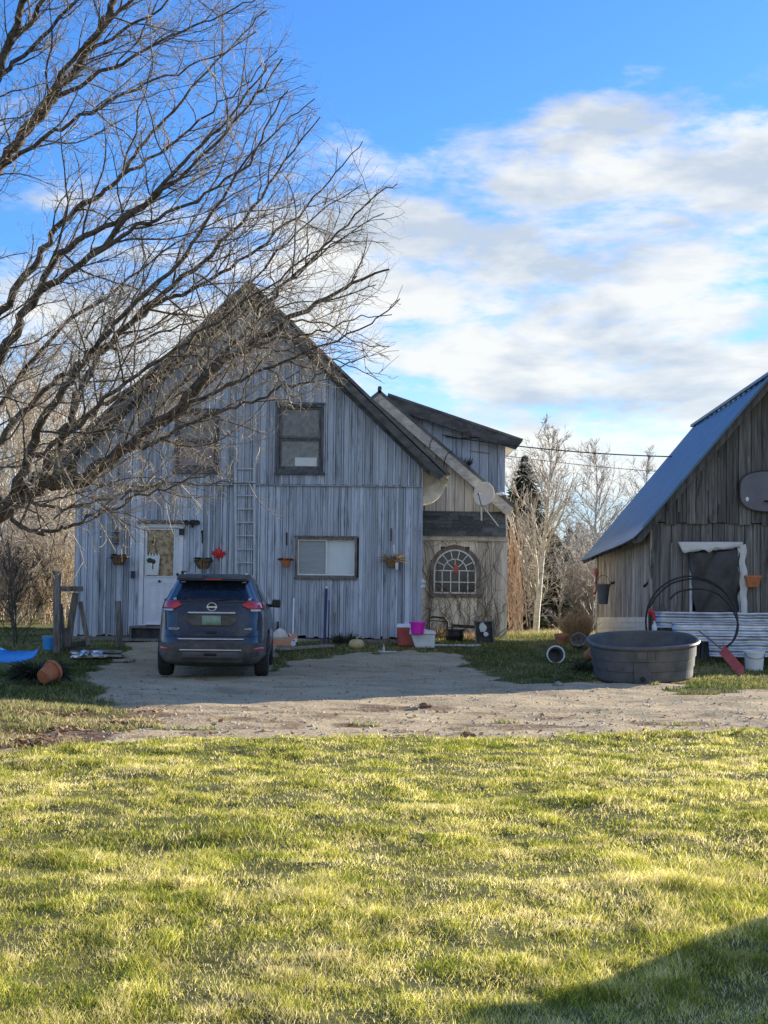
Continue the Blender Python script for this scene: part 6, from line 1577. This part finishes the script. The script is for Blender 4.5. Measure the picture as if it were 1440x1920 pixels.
    for c, rr in ends:
        for p, td, r, s in twigs(c, rr, 4.3, 0, 1, 0):
            ang = rg.uniform(.32, .95); d = off_dir(rg, td, ang, np.array([.15, 0, .12]))
            ln = rg.uniform(.7, 2.3)*(1-.45*s); rad = min(r*.55, .006+.006*ln)
            q, qr, e = grow(rg, p, d, ln, rad, 10, .15, .018 if rg.rand() < .75 else -.02, .3)
            while len(q) > 3 and not env_ok(q[-1]): q = q[:-1]; qr = qr[:-1]
            if not env_ok(q[-1], .05): continue
            L1.append((q, qr)); l1.append(q); r1_.append(qr)
    L2 = []
    for c, rr in L1:
        for p, td, r, s in twigs(c, rr, 7.6, 0, 2, 0):
            d = off_dir(rg, td, rg.uniform(.4, .95), np.array([.1, 0, .1])); ln = rg.uniform(.3, .95)*(1-.4*s)
            q, qr, e = grow(rg, p, d, ln, min(r*.62, .0055), 7, .21, .02, .45)
            while len(q) > 3 and not env_ok(q[-1], .06): q = q[:-1]; qr = qr[:-1]
            if not env_ok(q[-1], .12): continue
            L2.append((q, qr)); l2.append(q); r2_.append(qr)
    n2 = len(L2)
    for c, rr in L2+L1:
        if (c[-1][0]*FPX/c[-1][1]+720) < -60: continue
        for p, td, r, s in twigs(c, rr, 8.8, 0, 3, 0):
            d = off_dir(rg, td, rg.uniform(.5, 1.05)); ln = rg.uniform(.06, .24)
            q, qr, e = grow(rg, p, d, ln, min(r*.7, .0034), 3, .32, .03, .7); l2.append(q); r2_.append(qr)
            if len(l2) > 140000: break
    # hooked end shoots on the low branches
    for c, rr in ends:
        for p, td, r, s in twigs(c, rr, 1.6, 0, 3, 0):
            pyy = 1090-(p[2]-CAM_H)*FPX/p[1]
            if pyy > 560:
                d = off_dir(rg, td, rg.uniform(.7, 1.3), np.array([.3, -.3, -.8])); q, qr, e = grow(rg, p, d, rg.uniform(.3, .7), .007, 6, .12, -.05, .5); l2.append(q); r2_.append(qr)
                for _ in range(3):
                    k = rg.randint(2, 6); q2, qr2, e = grow(rg, q[k], off_dir(rg, (q[k]-q[k-1])/np.linalg.norm(q[k]-q[k-1]), .7), rg.uniform(.15, .35), .005, 4, .15, .05, .5); l2.append(q2); r2_.append(qr2)
    print('maple', len(l1), n2, len(l2))
    V, F, T = tubes_np(l1, r1_, 4); np_mesh('branches', V, F, MATS['bark_dark'], t, attrs={'tint': ('FACE', 'FLOAT', T)}, smooth=True)
    V, F, T = tubes_np(l2, r2_, 3); np_mesh('twigs', V, F, MATS['twig'], t, attrs={'tint': ('FACE', 'FLOAT', T)})
    return t


build_maple()


def bare_tree(rg, h, spread, asc, n1, n2, n3, r0, trunkfrac=.25, lean=0, thick=1.0, stems=1):
    """returns (trunk lines), (twig lines) in local metres"""
    T, TR, B, BR = [], [], [], []
    for s_ in range(stems):
        d0 = np.array([lean+rg.normal(0, .03+.16*(stems > 1)), rg.normal(0, .03+.16*(stems > 1)), 1]); hh = h*(1 if s_ == 0 else rg.uniform(.6, .95))
        tr, rr, _ = grow(rg, np.array([rg.normal(0, .08*(stems > 1)), rg.normal(0, .08*(stems > 1)), -.15]), d0, hh, r0*(1 if s_ == 0 else .6), 14, .028, .02, .10); T.append(tr); TR.append(rr)
        for k in range(n1):
            u = trunkfrac+(1-trunkfrac)*(k+rg.rand())/n1; j = min(13, int(u*14)); p = tr[j]+(tr[j+1]-tr[j])*(u*14-j)
            a = rg.uniform(0, 2*PI); el = asc+rg.normal(0, .15); d = np.array([math.cos(a)*math.cos(el), math.sin(a)*math.cos(el), math.sin(el)])
            ln = spread*(1.15-u)*rg.uniform(.6, 1.2)/(1.15-trunkfrac)+.25; q, qr, e = grow(rg, p, d, ln, max(.006, rr[j]*.45)*thick, 7, .09, .035, .3); B.append(q); BR.append(qr)
            for m_ in range(n2):
                j2 = rg.randint(1, 7); q2, qr2, e = grow(rg, q[j2], off_dir(rg, (q[j2]-q[j2-1])/np.linalg.norm(q[j2]-q[j2-1]), rg.uniform(.3, .8)), ln*rg.uniform(.2, .5), .0075*thick, 5, .12, .04, .4); B.append(q2); BR.append(qr2)
                for x_ in range(n3):
                    j3 = rg.randint(1, 5); q3, qr3, e = grow(rg, q2[j3], off_dir(rg, (q2[j3]-q2[j3-1])/np.linalg.norm(q2[j3]-q2[j3-1]), rg.uniform(.4, .9)), ln*rg.uniform(.1, .25), .0055*thick, 3, .15, .03, .5); B.append(q3); BR.append(qr3)
    return T, TR, B, BR


def place_tree(name, lab, cat, loc, args, mt, mb, seed, group=None):
    t = thing(name, lab, cat, (0, 0, 0), group); rg = np.random.RandomState(seed); T, TR, B, BR = bare_tree(rg, **args)
    V, F, Q = tubes_np(T, TR, 8); np_mesh('trunk', V, F, MATS[mt], t, attrs={'tint': ('FACE', 'FLOAT', Q)}, smooth=True)
    V, F, Q = tubes_np(B, BR, 3); np_mesh('crown', V, F, MATS[mb], t, attrs={'tint': ('FACE', 'FLOAT', Q)})
    t.location = (loc[0], loc[1], Hs(loc[0], loc[1])); return t


def copy_tree(o, loc, rz, sc, lab=None, group=None):
    c = o.copy(); COL.objects.link(c); c.location = (loc[0], loc[1], Hs(loc[0], loc[1])); c.rotation_euler = (0, 0, rz); c.scale = (sc, sc, sc)
    if lab: c['label'] = lab
    if group: c['group'] = group
    for ch in list(o.children): d = ch.copy(); COL.objects.link(d); d.parent = c
    return c


gx = lambda px, Y: (P(px, 1180, Y).x, Y)
# between house and barn
place_tree('birch_tree', 'tallest pale birch beside the dark conifer behind the wing', 'tree', gx(1003, 34.6), dict(h=5.25, spread=2.2, asc=.95, n1=34, n2=10, n3=4, r0=.09, trunkfrac=.18, thick=1.25), 'birch_bark', 'birch_twig', 1)
place_tree('birch_tree', 'slender dark trunk twin just left of the pale birch', 'tree', gx(993, 34.9), dict(h=4.3, spread=1.3, asc=1.0, n1=12, n2=6, n3=2, r0=.07, trunkfrac=.35, lean=-.02), 'bark_dark', 'birch_twig', 2)
place_tree('bare_tree', 'round crowned bare tree in the gap left of the barn', 'tree', gx(1112, 46), dict(h=5.7, spread=2.5, asc=.85, n1=34, n2=10, n3=4, r0=.09, trunkfrac=.28, thick=1.1), 'bark_grey', 'bark_grey', 3)
place_tree('bare_tree', 'thin bare tree standing behind the blue barn roof', 'tree', gx(1200, 60), dict(h=6.9, spread=2.6, asc=1.0, n1=26, n2=8, n3=3, r0=.09, trunkfrac=.4, thick=1.3), 'bark_grey', 'bark_grey', 4)
place_tree('bare_tree', 'bare tree half hidden behind the dormer edge', 'tree', gx(962, 41), dict(h=5.3, spread=2.0, asc=.9, n1=26, n2=8, n3=3, r0=.07, trunkfrac=.2, thick=1.1), 'bark_grey', 'birch_twig', 5)
place_tree('thin_tree', 'white stemmed sapling low in front of the grey thicket by the barn', 'tree', gx(1103, 40), dict(h=3.4, spread=1.1, asc=.8, n1=14, n2=6, n3=2, r0=.035, trunkfrac=.2), 'birch_bark', 'birch_twig', 6)


def conifer(name, lab, loc, h, r, seed, n=5200):
    t = thing(name, lab, 'tree', (0, 0, 0)); rg = np.random.RandomState(seed)
    tr = np.array([(0, 0, -.1), (0.02, 0, h*.5), (0, 0, h)]); V, F, Q = tubes_np([tr], [np.array([.09, .06, .01])], 8); np_mesh('trunk', V, F, MATS['bark_dark'], t, attrs={'tint': ('FACE', 'FLOAT', Q)})
    u = rg.rand(n)**.8; tier = np.floor(u*26)/26; z = h*(.04+.96*(.78*u+.22*tier)); a = rg.rand(n)*2*PI
    lobe = 1+.3*np.sin(a*5+tier*40)+.25*np.sin(a*3+tier*90)+.2*rg.normal(size=n); R_ = r*(1-z/h)**.88*lobe+.03; s = R_*rg.rand(n)**.45
    c = np.stack([s*np.cos(a), s*np.sin(a), z-.28*s], 1); l = (.10+.10*rg.rand(n))*np.clip(R_/.35, .35, 1.2); w = (.016+.016*rg.rand(n))*np.clip(R_/.3, .5, 1)
    d = np.stack([np.cos(a), np.sin(a), -.35+.5*rg.rand(n)], 1)+.45*rg.normal(size=(n, 3)); d /= np.linalg.norm(d, axis=1, keepdims=True)
    sd = np.cross(d, rg.normal(size=(n, 3))); sd /= np.linalg.norm(sd, axis=1, keepdims=True)
    V = np.stack([c-sd*w[:, None], c+sd*w[:, None], c+d*l[:, None]+sd*w[:, None]*.3, c+d*l[:, None]-sd*w[:, None]*.3], 1).reshape(-1, 3); k = np.arange(n)*4
    np_mesh('crown', V, np.stack([k, k+1, k+2, k+3], 1), MATS['needles'], t, attrs={'tint': ('FACE', 'FLOAT', rg.rand(n))})
    t.location = (loc[0], loc[1], Hs(*loc)); return t


conifer('conifer', 'tall dark conifer behind the rear wing corner', gx(982, 39), 5.0, 1.15, 1, 11000)
conifer('conifer', 'small dark conifer tip low in the gap beside the barn', gx(1068, 48), 3.3, .9, 2, 4000)
conifer('conifer', 'small dark conifer next to the round bare tree', gx(1085, 52), 3.7, .9, 3, 4000)
conifer('conifer', 'bushy dark conifer at the foot of the gap thicket', gx(1040, 44), 2.9, 1.3, 4, 7000)
conifer('conifer', 'low dark conifer behind the birch trunk', gx(1012, 42), 3.3, 1.3, 5, 8000)


conifer('conifer', 'broad dark evergreen low at the right side of the annex', gx(963, 36.6), 3.0, 1.0, 7, 9000)
conifer('conifer', 'dark evergreen bush beneath the birch', gx(1000, 37.8), 2.4, 1.1, 8, 8000)
# thicket shrubs
def shrub(lab, loc, seed, h=2.2, sp=.9, mt='bark_grey', n1=7, stems=9, group='bare shrubs of the thicket', asc=.7, thick=1.2):
    return place_tree('bare_shrub', lab, 'shrub', loc, dict(h=h, spread=sp, asc=asc, n1=n1, n2=5, n3=3, r0=.022, trunkfrac=.1, stems=stems, thick=thick), mt, mt, seed, group)


sh = [shrub('pale tangled bare shrub right of the wing corner', gx(972, 35), 21, 2.5, 1.3, 'birch_twig'),
      shrub('grey tangled bare shrub under the round bare tree', gx(1050, 38), 22, 2.2, 1.3, 'bark_grey'),
      shrub('tan tangled bare shrub close to the barn side wall', gx(1100, 40), 23, 2.1, 1.1, 'bark_tan')]
k = 0
for px, Y, sc, i in ((955, 40, 1.1, 0), (1020, 40, 1.0, 1), (1035, 41, 1.15, 0), (1075, 40, 1.0, 2), (1130, 39, 1.0, 1), (1085, 44, 1.3, 0), (1145, 44, 1.35, 2), (1120, 41, .95, 0), (1160, 42, 1.2, 0), (1060, 39, .9, 2), (1110, 47, 1.6, 1), (1050, 50, 1.7, 0)):
    k += 1; copy_tree(sh[i], gx(px, Y), k*1.7, sc, 'bare shrub in the tangled thicket between wing and barn', 'bare shrubs between wing and barn')
# left of the house: dense pale thicket with slim trunks
ls = [shrub('tan bare shrub at the left edge by the blue sled', gx(30, 27.5), 31, 2.6, 1.2, 'bark_dark', 6, 6, 'bare shrubs left of the house', .9, 1.0),
      shrub('tan bare shrub behind the broken gate', gx(80, 38.5), 32, 2.9, 1.4, 'bark_tan', 8, 9, 'bare shrubs left of the house', .8, 1.3),
      shrub('pale bare shrub at the left corner of the house', gx(120, 41), 33, 3.0, 1.5, 'birch_twig', 8, 9, 'bare shrubs left of the house', .8, 1.4)]
k = 0
for px, Y, sc, i in ((-20, 39, 1.2, 1), (20, 40, 1.3, 2), (60, 42, 1.4, 1), (100, 39, 1.2, 1), (130, 42, 1.4, 2), (0, 42, 1.5, 1), (40, 45, 1.6, 2), (80, 47, 1.6, 1), (115, 50, 1.8, 2), (-60, 40, 1.4, 1), (15, 52, 1.9, 1), (60, 55, 2.0, 2), (140, 54, 1.9, 1), (-40, 50, 1.8, 2), (90, 41, 1.3, 2), (45, 38, .9, 1), (-70, 38, 1.2, 2)):
    k += 1; copy_tree(ls[i], gx(px, Y), k*2.1, sc, 'pale bare shrub in the dense thicket left of the house', 'bare shrubs left of the house')
ts = [place_tree('slim_tree', 'slim pale trunked tree behind the broken gate', 'tree', gx(107, 44), dict(h=8.5, spread=2.2, asc=1.0, n1=26, n2=7, n3=3, r0=.085, trunkfrac=.25, thick=1.4), 'bark_tan', 'bark_tan', 41, 'slim pale trees left of the house'),
      place_tree('slim_tree', 'slim grey trunked tree above the blue sled', 'tree', gx(35, 46), dict(h=9.0, spread=2.6, asc=.9, n1=28, n2=8, n3=3, r0=.09, trunkfrac=.2, thick=1.4), 'birch_bark', 'bark_tan', 42, 'slim pale trees left of the house')]
k = 0
for px, Y, sc, i in ((-30, 48, 1.1, 0), (5, 55, 1.25, 0), (60, 58, 1.3, 1), (85, 53, 1.15, 1), (130, 60, 1.3, 0), (150, 52, 1.05, 1), (20, 64, 1.45, 0), (110, 66, 1.4, 1), (-50, 60, 1.3, 1), (170, 64, 1.25, 0)):
    k += 1; copy_tree(ts[i], gx(px, Y), k*1.3, sc, 'slim bare tree among the pale trees left of the house', 'slim pale trees left of the house')


# far woods: one mass of bare trunks and twigs beyond the buildings
def woods(name, lab, x0, x1, y0, y1, n, h0, h1, m_, seed):
    rg = np.random.RandomState(seed); B, BR = [], []
    for _ in range(n):
        x, y = rg.uniform(x0, x1), rg.uniform(y0, y1); h = rg.uniform(h0, h1); o = np.array([x, y, .3])
        T, TR, b, br = bare_tree(rg, h, h*.28, .95, 12, 4, 1, .06, .15, thick=2.2)
        for q, r in zip(T+b, TR+br): B.append(q+o); BR.append(r)
    V, F, Q = tubes_np(B, BR, 3); np_mesh(name, V, F, MATS[m_], org=((x0+x1)/2, y0, 0), attrs={'tint': ('FACE', 'FLOAT', Q)}, label=lab, cat='woods', kind='stuff')


woods('far_woods', 'mass of far bare tan woods beyond the house at left', -34, -12, 62, 85, 80, 5, 9.5, 'bark_tan', 51)
woods('far_woods', 'mass of far bare grey woods in the gap before the barn', 4, 24, 58, 80, 70, 3.0, 5.0, 'bark_grey', 52)
woods('far_brush', 'low pale brush filling the ground behind the thicket at left', -22, -9.5, 42, 62, 130, 2.0, 4.6, 'bark_tan', 53)
woods('far_brush', 'low grey brush filling the ground behind the gap thicket', 3.6, 11, 36, 56, 80, 1.2, 2.6, 'bark_grey', 54)
